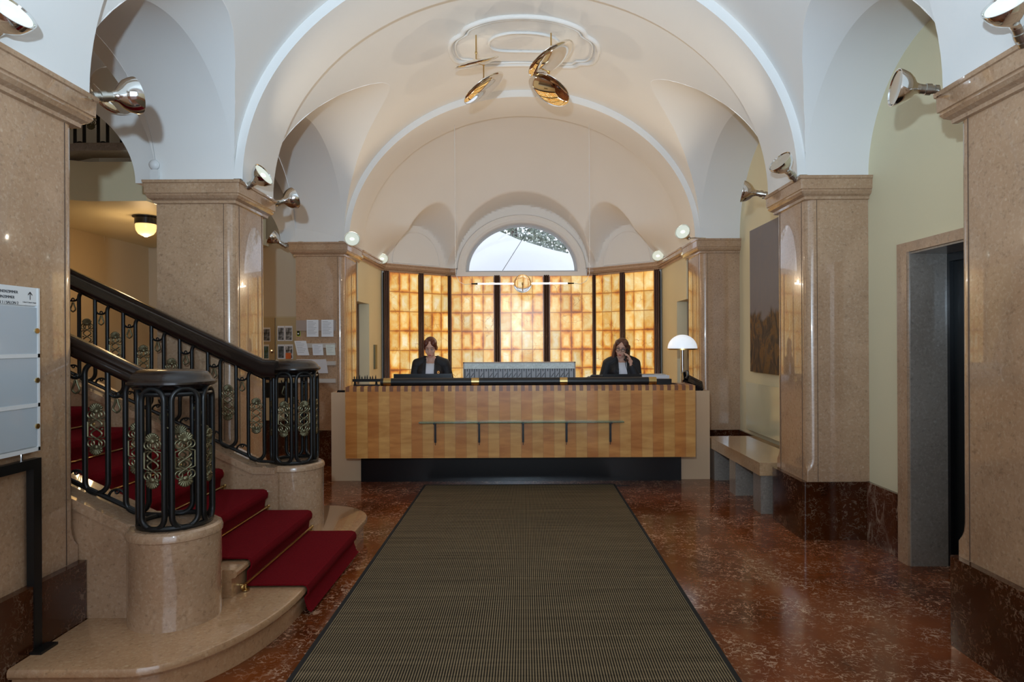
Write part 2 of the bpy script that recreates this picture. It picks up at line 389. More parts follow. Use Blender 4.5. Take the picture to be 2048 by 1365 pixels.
m = MB(); m.grid(lambda u, v: (CX+A*math.sin((u-.5)*PI), -3.2+v*(P1[0]+3.2), ZS+B*math.cos((u-.5)*PI)), 64, 2); struct('ceiling_entrance', m, M_plaster, 50)
for k, (p, nm) in enumerate(((P1, 1), (P2, 2), (P3, 3))):
    m = MB(); arch_band(m, CX, A+.02, B+.3, A-.07, B-.09, p[0], p[1]); struct('ceiling_rib_%d' % nm, m, M_plaster, 50)
# thin wall soffits of the side arches
def side_arch(mb, xa, xb, yA, yB, rise, lift, n=56):
    T = lambda x, y, z: (x, sky(x, y), z)
    yc = (yA+yB)/2; w = (yB-yA)/2
    mb.grid(lambda u, v: T(xa+(xb-xa)*u, yc-w*math.cos(PI*v), ZS+rise*math.sin(PI*v)), 1, n)
    if lift: mb.grid(lambda u, v: T(xb, yc-w*math.cos(PI*v), ZS+rise*math.sin(PI*v)*(1-u)+u*2.6), 1, n)
for nm, xa, xb, lift in (('left', XL, XLo, True), ('right', XR, XRo, False)):
    m = MB()
    side_arch(m, xa, xb, P1[1], P2[0], .87, lift); side_arch(m, xa, xb, P2[1], P3[0], 1.14, lift)
    for p in (P1, P2, P3):                               # wall blocks over the pillars
        f = (lambda y: Lf(y)) if nm == 'left' else (lambda y: y)
        x0, x1 = sorted((xa, xb)); m.box(x0+.004*(nm == 'right'), x1-.004*(nm == 'left'), f(p[0])+.002, f(p[1])-.002, ZS, ZS+2.6)
    struct('wall_arcade_%s' % nm, m, M_plaster, 40)
# left aisle vault and its cross arches
m = MB(); bay(m, -4.23, 1.25, 1.62, P1[1], Lf(P2[0]), .87, .5, skew=False); bay(m, -4.23, 1.25, 1.62, Lf(P2[1]), Lf(P3[0]), 1.14, .4, skew=False)
struct('ceiling_aisle', m, M_plaster, 50)
m = MB()
for (y0, y1) in ((P1[0], P1[1]), (Lf(P2[0])+.05, Lf(P2[1])), (Lf(P3[0]), Lf(P3[0])+.4)):
    arch_band(m, -4.60, 2.2, 2.9, 1.42, .90, y0, y1, skew=False)
struct('ceiling_aisle_arches', m, M_plaster, 50)

# apse half dome with a lunette over each of the three walls
def apse():
    cx, y0 = CX, P3[1]-.05
    def rho(al):
        dx, dy = np.cos(al), np.sin(al)
        best = np.full_like(al, 9.0)
        for p, q in ((QR0, QR1), (QR1, QL1), (QL1, QL0)):
            n = Vector(((q-p).y, -(q-p).x)).normalized(); c = n.dot(p-Vector((cx, y0)))
            den = dx*n.x+dy*n.y
            best = np.where(den > 1e-6, np.minimum(best, c/np.maximum(den, 1e-6)), best)
        best = np.where(dx > 1e-6, np.minimum(best, (XR-cx)/np.maximum(dx, 1e-6)), best)
        best = np.where(dx < -1e-6, np.minimum(best, (XL-cx)/np.minimum(dx, -1e-6)), best)
        return best
    def smooth_r(al): return 1/np.sqrt((np.cos(al)/A)**2+(np.sin(al)/2.42)**2)
    lun = []
    for p, q, w, r, s in ((QR1, QL1, 1.20, 1.14, .12), (QL1, QL0, .60, .70, .36), (QR0, QR1, .60, .70, .36)):
        c = (p+q)/2; d = (q-p).normalized(); n = Vector((-d.y, d.x))
        if n.dot(Vector((cx, y0))-c) < 0: n = -n
        lun.append((c, d, n, w, r, s))
    NA, NE = 300, 110
    al = np.linspace(0, PI, NA+1); el = (np.linspace(0, 1, NE+1)**1.0)*PI/2
    AL, EL = np.meshgrid(al, el, indexing='ij')
    rw = rho(AL)
    def inside(s):
        r = s*np.cos(EL); z = s*np.sin(EL); t = np.clip(z/B, 0, 1)
        k = np.clip(t/.30, 0, 1); k = k*k*(3-2*k); R = rw*(1-k)+np.minimum(smooth_r(AL), rw)*k
        ok = r < R*np.sqrt(np.clip(1-t*t, 0, 1))
        ok &= z < B
        x = r*np.cos(AL)+cx; y = r*np.sin(AL)+y0
        for c, d, n, w, rr, sl in lun:
            lt = ((x-c.x)*d.x+(y-c.y)*d.y)/w; dep = (x-c.x)*n.x+(y-c.y)*n.y
            ok |= (np.abs(lt) < 1) & (z < (rr+sl*np.maximum(dep, 0))*np.sqrt(np.clip(1-lt*lt, 0, 1)))
        return ok & (r <= rw)
    s = np.full_like(AL, .9); done = np.zeros_like(AL, bool); st = .02
    while not done.all():
        ok = inside(s+st); done |= ~ok; s = np.where(done, s, s+st)
    lo, hi = s, s+st
    for _ in range(14):
        mid = (lo+hi)/2; ok = inside(mid); lo = np.where(ok, mid, lo); hi = np.where(ok, hi, mid)
    s = lo; r = s*np.cos(EL)
    X = r*np.cos(AL)+cx; Y = r*np.sin(AL)+y0; Z = s*np.sin(EL)+ZS
    vs_ = np.stack([X, Y, Z], -1).reshape(-1, 3).tolist(); fs = []
    for i in range(NA):
        for j in range(NE):
            a = i*(NE+1)+j; q = (a, a+1, a+NE+2, a+NE+1)
            cxm = sum(vs_[k][0] for k in q)/4; czm = sum(vs_[k][2] for k in q)/4; cym = min(vs_[k][1] for k in q)
            if cym > YC-.06 and ((cxm-CX)/1.05)**2+((czm-ZS)/.86)**2 < 1: continue
            fs.append(q)
    mb = MB(); mb.add(vs_, fs); return mb
struct('ceiling_apse', apse(), M_plaster, 45)
# blind arch mouldings on the angled walls
for nm, p, q in (('1', QL0, QL1), ('2', QR1, QR0)):
    c = (p+q)/2; d = (q-p).normalized(); n = Vector((d.y, -d.x)); m = MB()
    pts = [(c.x+d.x*.47*math.cos(t)+n.x*.0, c.y+d.y*.47*math.cos(t)+n.y*.0, ZS+.04+.55*math.sin(t)) for t in [PI*i/40 for i in range(41)]]
    m.tube(pts, .014, 6, closed=True); struct('trim_blind_arch_%s' % nm, m, M_plaster)
# window in the back wall
m = MB()
def lun_out(w, h, n=48): return [(CX+w*math.cos(PI*i/n), 2.90+h*math.sin(PI*i/n)) for i in range(n+1)]
prof = [(1.00, .84, 0.0), (1.01, .85, -.03), (1.05, .89, -.055), (1.10, .94, -.045), (1.14, .98, -.06), (1.155, .995, -.03), (1.16, 1.0, 0.02)]
rings = []
for w, h, dy in prof:
    rings.append([(x, YC+dy, z) for x, z in lun_out(w, h)])
m.loft(rings, cap=False, closed=False)
m.box(CX-1.16, CX+1.16, YC-.05, YC+.1, 2.79, 2.87)
m.box(CX-1.158, CX-1.00, YC-.048, YC+.02, 2.871, 2.915); m.box(CX+1.00, CX+1.158, YC-.048, YC+.02, 2.871, 2.915)
rings = [[(x, YC+dy, z) for x, z in lun_out(1.0, .84)] for dy in (0, .3)]; m.loft(rings, cap=False, closed=False)
m.box(CX-1.0, CX+1.0, YC+.101, YC+.3, 2.80, 2.873)
m.tube([(CX+1.205*math.cos(t), YC-.005, ZS+1.145*math.sin(t)) for t in [PI*i/64 for i in range(65)]], .016, 6)
wf = struct('window_1', m, M_plaster, 30)
m = MB(); rings = [[(x, YC+dy, z) for x, z in lun_out(w, h)] for w, h, dy in ((1.0, .84, .10), (.955, .80, .10), (.955, .80, .16))]; m.loft(rings, cap=False, closed=False)
m.box(CX-1.0, CX+1.0, YC+.10, YC+.16, 2.87, 2.905); o = obj('window_frame', m, mat('grey_window_frame', (.50, .52, .55), .5), wf)
m = MB(); m.prism([(x, z) for x, z in lun_out(.97, .815)], YC+.13, YC+.136, 'Y'); obj('window_pane', m, M_glass, wf)

# ------------------------------------------------------------------ pillars
def pill_section(x0, x1, y0, y1, rc, side, n=6):
    # rounded corners on the nave side (side=+1: nave is at x1; -1: nave is at x0)
    pts = []
    corners = [(x0, y0, 0), (x1, y0, 1), (x1, y1, 2), (x0, y1, 3)]
    for cx, cy, k in corners:
        nave = (side > 0 and k in (1, 2)) or (side < 0 and k in (0, 3))
        r = rc if nave else .002
        sx = 1 if k in (1, 2) else -1; sy = 1 if k in (2, 3) else -1
        ox, oy = cx-sx*r, cy-sy*r
        a0 = {0: PI, 1: -PI/2, 2: 0, 3: PI/2}[k]
        for i in range(n+1):
            a = a0+PI/2*i/n; pts.append((ox+r*math.cos(a), oy+r*math.sin(a)))
    return pts
def pillar(label, x0, x1, y0, y1, side):
    loc = ((x0+x1)/2, (y0+y1)/2, 0); t = thing('marble_pillar', label, 'pillar', loc, 0, None)
    m = relmb(loc); e = .045
    xs = (x0, x1+e) if side > 0 else (x0-e, x1)
    m.prism(pill_section(xs[0], xs[1], y0-e*.4, y1+e*.4, .03, side), 0, .467); obj('base', m, M_redbase, t, label='dark red marble base block')
    m = relmb(loc); rings = []
    for z, r in ((.467, .005), (.55, .005), (.56, .02), (.58, .045), (.61, .064), (.65, .075), (2.79, .075)):
        rings.append([(x, y, z) for x, y in pill_section(x0, x1, y0, y1, r, side)])
    m.loft(rings); obj('shaft', m, M_stone, t, 30)
    # fine joint strips next to the rounded corners
    xe, s_ = (x1, 1) if side > 0 else (x0, -1)
    m = relmb(loc)
    for xx, yy in ((xe-s_*.085, y0-.003), (xe-s_*.085, y1+.0)): m.box(xx-.0015, xx+.0015, yy, yy+.003, .47, 2.79)
    for yy in (y0+.09, y1-.09): m.box(min(xe, xe+s_*.003), max(xe, xe+s_*.003), yy-.0015, yy+.0015, .47, 2.79)
    obj('joint', m, M_joint, t)
    m = relmb(loc); rings = []
    for z, g_ in ((2.74, 0), (2.745, .018), (2.765, .020), (2.78, .045), (2.80, .058), (2.815, .056), (2.818, .066), (2.895, .068), (2.90, .076), (2.922, .078)):
        gx = (x0-(g_ if side > 0 and x0 < -2.5 else 0), x1+g_) if side > 0 else (x0-g_, x1)
        rings.append([(x, y, z) for x, y in pill_section(gx[0], gx[1], y0-g_, y1+g_, .012, side, 3)])
    m.loft(rings); obj('cornice', m, M_stone, t, 25)
    return t
pillar('beige marble pillar at the far left edge, behind the glass sign', XLo, XL, P1[0], P1[1], 1)
pillar('beige marble pillar rising behind the black stair railing', XLo, XL, Lf(P2[0]), Lf(P2[1]), 1)
pillar('beige marble pillar carrying the leaflet rails, left of the reception desk', XLo, XL, Lf(P3[0]), yL0, 1)
pillar('beige marble pillar at the far right edge, nearest the lift', XR, XRo, P1[0], P1[1], -1)
pillar('beige marble pillar between the lift and the bench', XR, XRo, P2[0], P2[1], -1)
pillar('beige marble pillar behind the bench, right of the reception desk', XR, XRo, P3[0], yR0, -1)
# cornice that carries on around the reception walls
def cornice_run(name, pts, inward):
    m = MB(); prof = ((0, 2.80), (.02, 2.80), (.025, 2.825), (.05, 2.84), (.055, 2.855), (.07, 2.86), (.07, 2.905), (.082, 2.91), (.082, 2.93), (0, 2.93))
    rings = []; n = len(pts)
    for i, p in enumerate(pts):
        d0 = (pts[i]-pts[i-1]).normalized() if i else None; d1 = (pts[i+1]-pts[i]).normalized() if i < n-1 else None
        nn = [Vector((-d.y, d.x))*inward for d in (d0, d1) if d is not None]
        b2 = (sum(nn, Vector((0, 0)))).normalized(); k = 1/max(.3, b2.dot(nn[0]))
        rings.append([(p.x+b2.x*o*k, p.y+b2.y*o*k, z) for o, z in prof])
    m.loft(rings); return struct(name, m, M_stone, 25)
cornice_run('trim_1', [Vector((XL, yL0)), QL0, QL1, Vector((CX-1.17, YC))], -1)
cornice_run('trim_2', [Vector((XR, yR0)), QR0, QR1, Vector((CX+1.17, YC))], 1)
# red marble skirtings
wall('baseboard_right', M_redbase, (XRo-.03, XRo, P2[1]-.02, P3[0]+.02, 0, .467))
wall('baseboard_lift', M_redvein, (XRo-.03, XRo, DR1+.05, P2[0]-.0, 0, .467))
wall('baseboard_back_left', M_redbase, (-5.6, XLo, HB-.03, HB, 0, .50))

# transverse ceiling ring mouldings of the hall bay
def on_vault(x, y, off=0):
    u = (x-CX)/A; return (x, y, ZS+B*math.sqrt(max(0, 1-u*u))-off)
m = MB()
def ringpts(ax, ay, k, n=96):
    out = []
    for i in range(n):
        t = 2*PI*i/n; c, s_ = math.cos(t), math.sin(t)
        r = 1/(abs(c)**2.6+abs(s_)**2.6)**(1/2.6)
        r *= 1-k*math.exp(-((abs(abs(c)-.80))/.07)**2)
        x, y = CX+.05+ax*c*r, 7.08+ay*s_*r
        out.append(on_vault(x, y, .012))
    return out
m.tube(ringpts(.80, .56, .07), .026, 8, closed=True); m.tube(ringpts(.74, .51, .07), .012, 6, closed=True); m.tube(ringpts(.38, .22, 0), .014, 6, closed=True)
struct('trim_ceiling_ring', m, M_plaster, 60)
exec_rest = True
# ------------------------------------------------------------------ staircase
RIS, TRD, XN = .159, .335, -1.30
YN, YF = 3.46, 5.26                                    # newel centres
XP = -1.86
st = thing('staircase', 'beige marble staircase rising to the left between the first two pillars', 'staircase', (-2.6, 4.4, 0))
SL = st.location
def step1(inset, n=14):
    x1 = XN-inset; y0 = 2.88+inset; y1 = 5.80-inset; pts = [(-2.30, y0), (-1.80, y0)]
    for i in range(1, n+1):
        t = PI/2*i/n; pts.append((-1.80+(x1+1.80)*math.sin(t), 3.80+(y0-3.80)*math.cos(t)))
    for i in range(0, n+1):
        t = PI/2*i/n; pts.append((-1.75+(x1+1.75)*math.cos(t), 5.30+(y1-5.30)*math.sin(t)))
    pts += [(-2.30, y1), (-2.30, 5.25), (-3.2, 5.25), (-3.2, 3.44), (-2.30, 3.44)]
    return pts
m = relmb(SL); rings = []
for ins, z in ((.03, 0), (.03, .105), (.008, .112), (0, .125), (0, .145), (.006, .156), (.014, RIS)):
    rings.append([(x, y, z) for x, y in step1(ins)])
m.loft(rings); obj('step', m, M_step, st, 30, label='wide bottom step with rounded corners')
for n in range(2, 10):
    X = XN-TRD*(n-1); z1 = RIS*n; z0 = z1-RIS-(0 if n == 2 else 0)
    m = relmb(SL); poly = [(X-.03, z0+.001), (X-.03, z1-.05), (X-.008, z1-.044), (X, z1-.034), (X, z1-.014), (X-.008, z1-.002), (X-.02, z1), (X-TRD-.05 if n < 9 else -5.58, z1), (X-TRD-.05 if n < 9 else -5.58, z0+.001)]
    m.prism(poly, 3.685, 4.995, 'Y'); obj('step', m, M_step, st, 30)
for yc, y0, y1 in ((YN, 3.425, 3.68), (YF, 5.00, 5.255)):
    m = relmb(SL); m.prism([(-1.90, RIS), (-1.90, .60), (-2.10, .615), (-4.3, .615+.475*2.2), (-4.3, RIS)], y0, y1, 'Y'); obj('string_wall', m, M_stone, st, 30)
    m = relmb(SL); m.prism([(-1.92, .60), (-1.92, .65), (-2.09, .655), (-4.3, .655+.475*2.21), (-4.3, .60+.475*2.21), (-2.09, .60)], y0-.012, y1+.012, 'Y'); obj('coping', m, M_stone, st, 30)
    m = relmb(SL); m.lathe([(.225, RIS), (.225, .60), (.232, .605), (.232, .625), (.226, .64), (.21, .65), (.0, .65)], 48, (XP, yc, 0)); obj('newel_pedestal', m, M_stone, st, 30)
# runner
ru = thing('stair_runner', 'dark red stair carpet running up the marble steps', 'carpet', (-2.6, 4.38, 0))
pl = [(XN+.06, .012), (XN+.012, .014)]
for n in range(1, 10):
    X = XN-TRD*(n-1); z = RIS*n; k = .012
    if n == 1: pl = [(X+.035, .012), (X+.012, .03)]
    pl += [(X-.008, z-.06), (X+.012, z-.035), (X+.014, z-.012), (X+.006, z+.006), (X-.012, z+k), (X-TRD+.02-.03 if n < 9 else -5.4, z+k)]
m = relmb(ru.location); rings = []
W0, W1 = 3.84, 4.93
for x, z in pl: rings.append([(x, W0, z), (x, W1, z)])
top = pl; th = .010
poly = []
for i, (x, z) in enumerate(pl):
    a = pl[max(i-1, 0)]; c = pl[min(i+1, len(pl)-1)]; dx, dz = c[0]-a[0], c[1]-a[1]; L = math.hypot(dx, dz); nx, nz = dz/L, -dx/L
    poly.append(((x, z), (x+nx*th, z+nz*th)))
vs_ = []; fs = []
for a, b2 in poly: vs_ += [(a[0], W0, a[1]), (b2[0], W0, b2[1]), (b2[0], W1, b2[1]), (a[0], W1, a[1])]
m.loft([vs_[i*4:i*4+4] for i in range(len(poly))]); obj('carpet_strip', m, M_carpet, ru, 40)
names = ['lowest', 'second lowest', 'third lowest', 'fourth lowest', 'fifth lowest', 'sixth lowest', 'seventh lowest']
for n in range(1, 8):
    X = XN-TRD*n-.03+.028; z = RIS*n+.035; loc = (X, 4.38, z)
    t = thing('stair_rod', 'thin brass stair rod across the red carpet, %s on the stairs' % names[n-1], 'stair rod', loc, 0, 'brass rods on the stair carpet')
    m = MB(); m.tube([(0, -.61, 0), (0, .61, 0)], .008, 8); obj('rod', m, M_brass, t)
    for s_ in (-1, 1):
        m = MB(); m.tube([(-.026, s_*.585, -.0), (.012, s_*.585, 0)], .007, 8); m.lathe([(.0, -.03), (.022, -.03), (.022, -.024), (.006, -.02), (.006, 0), (0, .0)], 12, (0.005, s_*.585, 0)); m.ell((0, s_*.62, 0), (.013, .013, .013), 10, 6)
        obj('bracket', m, M_brass, t)
# ------------------------------------------------------------------ iron railings
def roundrect(w, h, n=8):
    pts = []; r = w
    for i in range(n*2+1):
        t = PI*i/(n*2); pts.append((r*math.cos(t), h-r+r*math.sin(t)))
    for i in range(n*2+1):
        t = PI+PI*i/(n*2); pts.append((r*math.cos(t), r+r*math.sin(t)))
    return pts
LH = .715
loop_mb = MB(); loop_mb.tube([(x, 0, z) for x, z in roundrect(.063, LH)], .0145, 8, closed=True)
ME_loop = mesh_from('baluster', loop_mb, M_iron, 60)
def ornament():
    m = MB()
    for sg in (1, -1):
        for k in range(9):                              # shell fan
            a = math.radians(-72+18*k); L = .040 if k not in (0, 8) else .032
            m.cap_((0, 0, sg*.095), (math.sin(a)*L*.9, -.004, sg*(.095+math.cos(a)*L)), .005, .0082, 8)
        m.ell((0, -.006, sg*.098), (.016, .010, .014), 10, 6)
        for s_ in (1, -1):                              # interlaced ribbon
            m.tube([(s_*.030*math.sin(2*PI*(u*1.0)), 0, sg*(.0+.105*u)) for u in [i/14 for i in range(15)]], .0048, 6)
            m.tube([(s_*(.030+.018*math.cos(t)), 0, sg*(.078+.02*math.sin(t))) for t in [2*PI*i/12 for i in range(12)]], .0042, 6, closed=True)
    for s_ in (1, -1): m.tube([(s_*.048, 0, -.04), (s_*.048, 0, .04)], .005, 6); m.tube([(s_*.05, 0, .04), (s_*.02, 0, .05)], .004, 6); m.tube([(s_*.05, 0, -.04), (s_*.02, 0, -.05)], .004, 6); m.ell((s_*.03, 0, 0), (.007, .007, .007), 8, 5)
    return m
ME_orn = mesh_from('ornament', ornament(), M_bronze, 50)
def scroll_top(g=.045):
    m = MB()
    m.tube([(-g*math.cos(t), 0, -g*.9*math.sin(t)) for t in [PI*i/10 for i in range(11)]], .0075, 6)
    m.tube([(.010*math.cos(t), 0, -g*.9+.012+.012*math.sin(t)) for t in [2*PI*i/8 for i in range(8)]], .005, 6, closed=True)
    return m
ME_st = mesh_from('scroll', scroll_top(), M_iron, 60)
bell = MB(); bell.tube([(x*.55, 0, z) for x, z in ((-.008, -.05), (-.018, -.075), (-.034, -.095), (-.036, -.108), (-.02, -.118), (0, -.125), (.02, -.118), (.036, -.108), (.034, -.095), (.018, -.075), (.008, -.05))], .0055, 6)
ME_bell = mesh_from('pendant', bell, M_bronze, 60)
sb = MB(); sb.tube([(-.045*math.cos(t), 0, .04*math.sin(t)) for t in [PI*i/10 for i in range(11)]], .0075, 6); sb.tube([(.010*math.cos(t), 0, .028+.010*math.sin(t)) for t in [2*PI*i/8 for i in range(8)]], .005, 6, closed=True)
ME_sb = mesh_from('scroll', sb, M_iron, 60)
def inst(name, me, parent, loc, rz=0, lab=None):
    o = bpy.data.objects.new(name, me); COL.objects.link(o); o.parent = parent; o.location = loc; o.rotation_euler = (0, 0, rz)
    if lab: o['label'] = lab
    return o
def stadium(x0, x1, hw, inset, n=16):
    w = hw-inset; cxr = x1-hw; pts = []
    for i in range(n+1):
        t = -PI/2+PI*i/n; pts.append((cxr+w*math.cos(t), w*math.sin(t)))
    r = min(w, .12)
    xl = x0+inset*.3
    pts += [(xl+.02, w*.75), (xl, w*.5), (xl, -w*.5), (xl+.02, -w*.75)]
    return pts
def railing(label, yc, yr, nl, k):
    t = thing('iron_railing', label, 'railing', (XP, yc, .65)); L = Vector(t.location)
    # handrail: mitred moulded bar following the stairs
    m = relmb(L); prof = [(-.035, -.045), (-.052, -.03), (-.058, -.005), (-.05, .012), (-.058, .03), (-.045, .052), (-.02, .06), (.02, .06), (.045, .052), (.058, .03), (.05, .012), (.058, -.005), (.052, -.03), (.035, -.045)]
    pts = [(-1.95, 1.392), (-2.05, 1.396), (-4.6, 1.396+.475*2.55)]; rings = []
    rings = [[(px, yr+a*1.05, pz+b2*k) for a, b2 in prof] for px, pz in pts]
    m.loft(rings); obj('handrail', m, M_handrail, t, 50)
    m = relmb(L); m.tube([(-2.0, yr, 1.396-.052*k), (-2.05, yr, 1.400-.052*k), (-4.6, yr, 1.400-.052*k+.475*2.55)], .014, 6); obj('under_bar', m, M_iron, t)
    m = MB(); rings = []
    for ins, z in ((.04, .718), (.034, .728), (.014, .735), (.0, .745), (.0, .755), (.008, .763), (.018, .768), (.026, .783), (.045, .803), (.070, .813), (.11, .818)):
        rings.append([(x-XP, y, z) for x, y in stadium(-2.045, XP+.205, .205, ins)])
    m.loft(rings); obj('newel_cap', m, M_handrail, t, 40, label='dark moulded oval cap')
    # bars along the coping
    m = relmb(L); m.tube([(-2.09, yr, .675), (-4.5, yr, .675+.475*2.41)], .014, 8); m.tube([(-2.09, yr, .675), (-1.95, yr, .668)], .012, 8)
    obj('bottom_bar', m, M_iron, t)
    m = relmb(L); R = .172
    m.tube([(XP+R*math.cos(a), yc+R*math.sin(a), .664) for a in [2*PI*i/36 for i in range(36)]], .014, 8, closed=True); obj('newel_ring', m, M_iron, t); m = relmb(L)
    m.tube([(XP+R*math.cos(a), yc+R*math.sin(a), 1.345) for a in [2*PI*i/36 for i in range(36)]], .012, 8, closed=True)
    obj('newel_ring', m, M_iron, t)
    for k in range(nl):
        x = -2.115-.222*k; z = .475*(-2.09-x)+.672
        o = inst('baluster', ME_loop, t, Vector((x, yr, z))-L)
        inst('ornament', ME_orn, o, (0, 0, .35), 0, 'cast bronze shell ornament')
        xs = x-.111
        inst('scroll', ME_st, t, Vector((xs, yr, z+.62+.05))-L)
        inst('pendant', ME_bell, t, Vector((xs, yr, z+.62+.05))-L, 0, 'small bronze bell-shaped loop')
        inst('scroll', ME_sb, t, Vector((xs, yr, z+.085))-L)
    for k, a in enumerate((-150, -98, -46, 6, 58, 110)):
        a = math.radians(a)
        o = inst('baluster', ME_loop, t, Vector((XP+.168*math.cos(a), yc+.168*math.sin(a), .66))-L, a+PI/2)
        inst('ornament', ME_orn, o, (0, 0, .35), 0, 'cast bronze shell ornament')
        a2 = a+math.radians(26)
        q = Vector((XP+.176*math.cos(a2), yc+.176*math.sin(a2), 1.30))-L
        inst('scroll', ME_st, t, q, a2+PI/2).scale = (.55, 1, .8)
        inst('pendant', ME_bell, t, q, a2+PI/2, 'small bronze bell-shaped loop')
    return t
railing('black iron stair railing in front, its oval cap nearest the viewer', YN, 3.55, 9, .95)
railing('black iron stair railing behind, ending beside the second left pillar', YF, 5.13, 11, 1.35)

# hall beyond the stairs: gallery slab, its railing, ceiling lamp
m = MB(); m.prism([(-5.6, 6.3), (-4.55, 6.3), (-4.3, 6.42), (-3.72, 6.42), (-3.72, 9.49), (-5.6, 9.49)], 3.02, 3.12)
m.prism([(-5.6, 6.34), (-4.56, 6.34), (-4.32, 6.46), (-3.76, 6.46), (-3.76, 9.49), (-5.6, 9.49)], 3.12, 3.42)
struct('wall_gallery', m, M_cream, 30)
m = MB(); pts = [(-5.6, 3.30), (-4.75, 3.34), (-4.6, 3.37), (-4.45, 3.44), (-4.3, 3.47), (-3.72, 3.47)]
m.prism(pts+[(x, z+.075) for x, z in pts[::-1]], 6.25, 6.5, 'Y'); struct('trim_gallery_edge', m, M_stone2, 40)
gr = thing('gallery_railing', 'black iron railing on the upper gallery, glimpsed over the left stairs', 'railing', (-4.5, 6.4, 3.46))
for k in range(8):
    o = inst('baluster', ME_loop, gr, (-.9+.23*k, 0, .03)); o.scale = (1.1, 1, 1.1); inst('ornament', ME_orn, o, (0, 0, .35), 0, 'cast bronze shell ornament')
    inst('scroll', ME_sb, gr, (-.785+.23*k, 0, .10))
m = MB(); m.box(-1.1, .8, -.05, .05, .80, .88); obj('handrail', m, M_handrail, gr); m = MB(); m.tube([(-1.1, 0, .02), (.78, 0, .04)], .014, 8); obj('bottom_bar', m, M_iron, gr)
m = MB(); m.box(-5.6, -3.76, 9.3, 9.45, 3.42, 5.9); struct('wall_upper_hall', m, M_cream, 0)
lp = P(293, 432, 7.2); cl = thing('ceiling_lamp', 'round ceiling lamp with black collar and ribbed glass dome', 'lamp', (lp.x, lp.y, 3.02))
m = MB(); m.lathe([(.0, 0), (.135, 0), (.135, -.012), (.112, -.02), (.112, -.085), (.10, -.09), (0, -.09)], 32); obj('collar', m, M_black, cl)
M_domeg = mat('amber_dome_glass', (.9, .7, .4), .3, emit=(1.0, .62, .22), es=1.3)
m = MB(); m.lathe([(.104, -.088), (.105, -.12), (.098, -.16), (.075, -.195), (.04, -.215), (.0, -.222)], 32); obj('glass_dome', m, M_domeg, cl)
m = MB(); m.ell((0, 0, -.165), (.045, .045, .065)); obj('bulb', m, M_hot, cl)
light('POINT', 'ceiling_lamp_glow', (lp.x, lp.y, 3.02-.34), (0, 0, 0), 8, (1.0, .66, .32), shadow_soft_size=.10)
light('POINT', 'hall_fill_light', (-4.6, 7.9, 2.3), (0, 0, 0), 5, (1.0, .62, .28), shadow_soft_size=.15)  # added warm fill for the hall's back wall; no lamp hangs here
# ------------------------------------------------------------------ onyx wall
def onyx_panel(label, x, y, rz, ncol):
    w = ncol*.19; t = thing('onyx_panel', label, 'backlit panel', (x, y, 2.79), rz)
    for o_ in (t,): pass
    x0 = -w/2; m = MB(); m.box(x0, x0+w, -.012, .012, -2.616, 0)
    # shift so the tile grid starts at a multiple of a tile
    off = (ncol % 2)*.095
    me_o = obj('onyx_sheet', m, M_onyx, t, 0)
    if off:
        me_o.data.transform(Matrix.Translation((off, 0, 0))); me_o.location = (-off, 0, 0)
    m = MB(); m.box(-w/2-.01, w/2+.01, .013, .05, -2.62, .0); obj('light_box', m, M_white, t, 0)
    return t
mid = (QL0+QL1)/2
def on_line(p, q, f): return p+(q-p)*f
aL = math.atan2((QL1-QL0).y, (QL1-QL0).x); aR = math.atan2((QR0-QR1).y, (QR0-QR1).x)
dL = (QL1-QL0).normalized(); nL = Vector((dL.y, -dL.x)); dR = (QR0-QR1).normalized(); nR = Vector((dR.y, -dR.x))
for lab, f in (('leftmost backlit onyx panel, beside the left doorway', .28), ('second backlit onyx panel from the left, behind the left receptionist', .76)):
    q = on_line(QL0, QL1, f)+nL*.075; onyx_panel(lab, q.x, q.y, aL, 3)
for lab, f in (('second backlit onyx panel from the right, behind the receptionist on the telephone', .24), ('rightmost backlit onyx panel, behind the table lamp side of the desk', .72)):
    q = on_line(QR1, QR0, f)+nR*.075; onyx_panel(lab, q.x, q.y, aR, 3)
for lab, dx in (('left panel of the three wide onyx panels under the arched window', -.88), ('middle panel of the three wide onyx panels under the arched window', 0), ('right panel of the three wide onyx panels under the arched window', .88)):
    onyx_panel(lab, CX+dx, YC-.075, 0, 4)
M_post = mat('dark_bronze_post', (.085, .048, .036), .25, .7)
def post(label, q, a, n=3):
    t = thing('fluted_post', label, 'post', (q.x, q.y, .17), a, 'dark fluted posts between the onyx panels')
    m = MB()
    for k in range(n): m.lathe([(.017, 0), (.017, 2.62), (.011, 2.633), (0, 2.636)], 12, ((k-(n-1)/2)*.033, 0, 0))
    obj('flutes', m, M_post, t, 60)
    m = MB(); m.box(-n*.0165-.004, n*.0165+.004, .005, .03, 0, 2.60); obj('backing', m, M_black, t, 0)
for lab, q, a in (('dark fluted post at the far left end of the onyx wall', on_line(QL0, QL1, .02)+nL*.10, aL), ('dark fluted post between the two left onyx panels', on_line(QL0, QL1, .52)+nL*.10, aL),
                  ('dark fluted post at the left corner of the flat back wall', Vector((CX-XA, YC-.11)), 0), ('dark fluted post left of the middle onyx panel', Vector((CX-.44, YC-.10)), 0),
                  ('dark fluted post right of the middle onyx panel', Vector((CX+.44, YC-.10)), 0), ('dark fluted post at the right corner of the flat back wall', Vector((CX+XA, YC-.11)), 0),
                  ('dark fluted post between the two right onyx panels', on_line(QR1, QR0, .48)+nR*.10, aR), ('dark fluted post at the far right end of the onyx wall', on_line(QR1, QR0, .98)+nR*.10, aR)):
    post(lab, q, a)

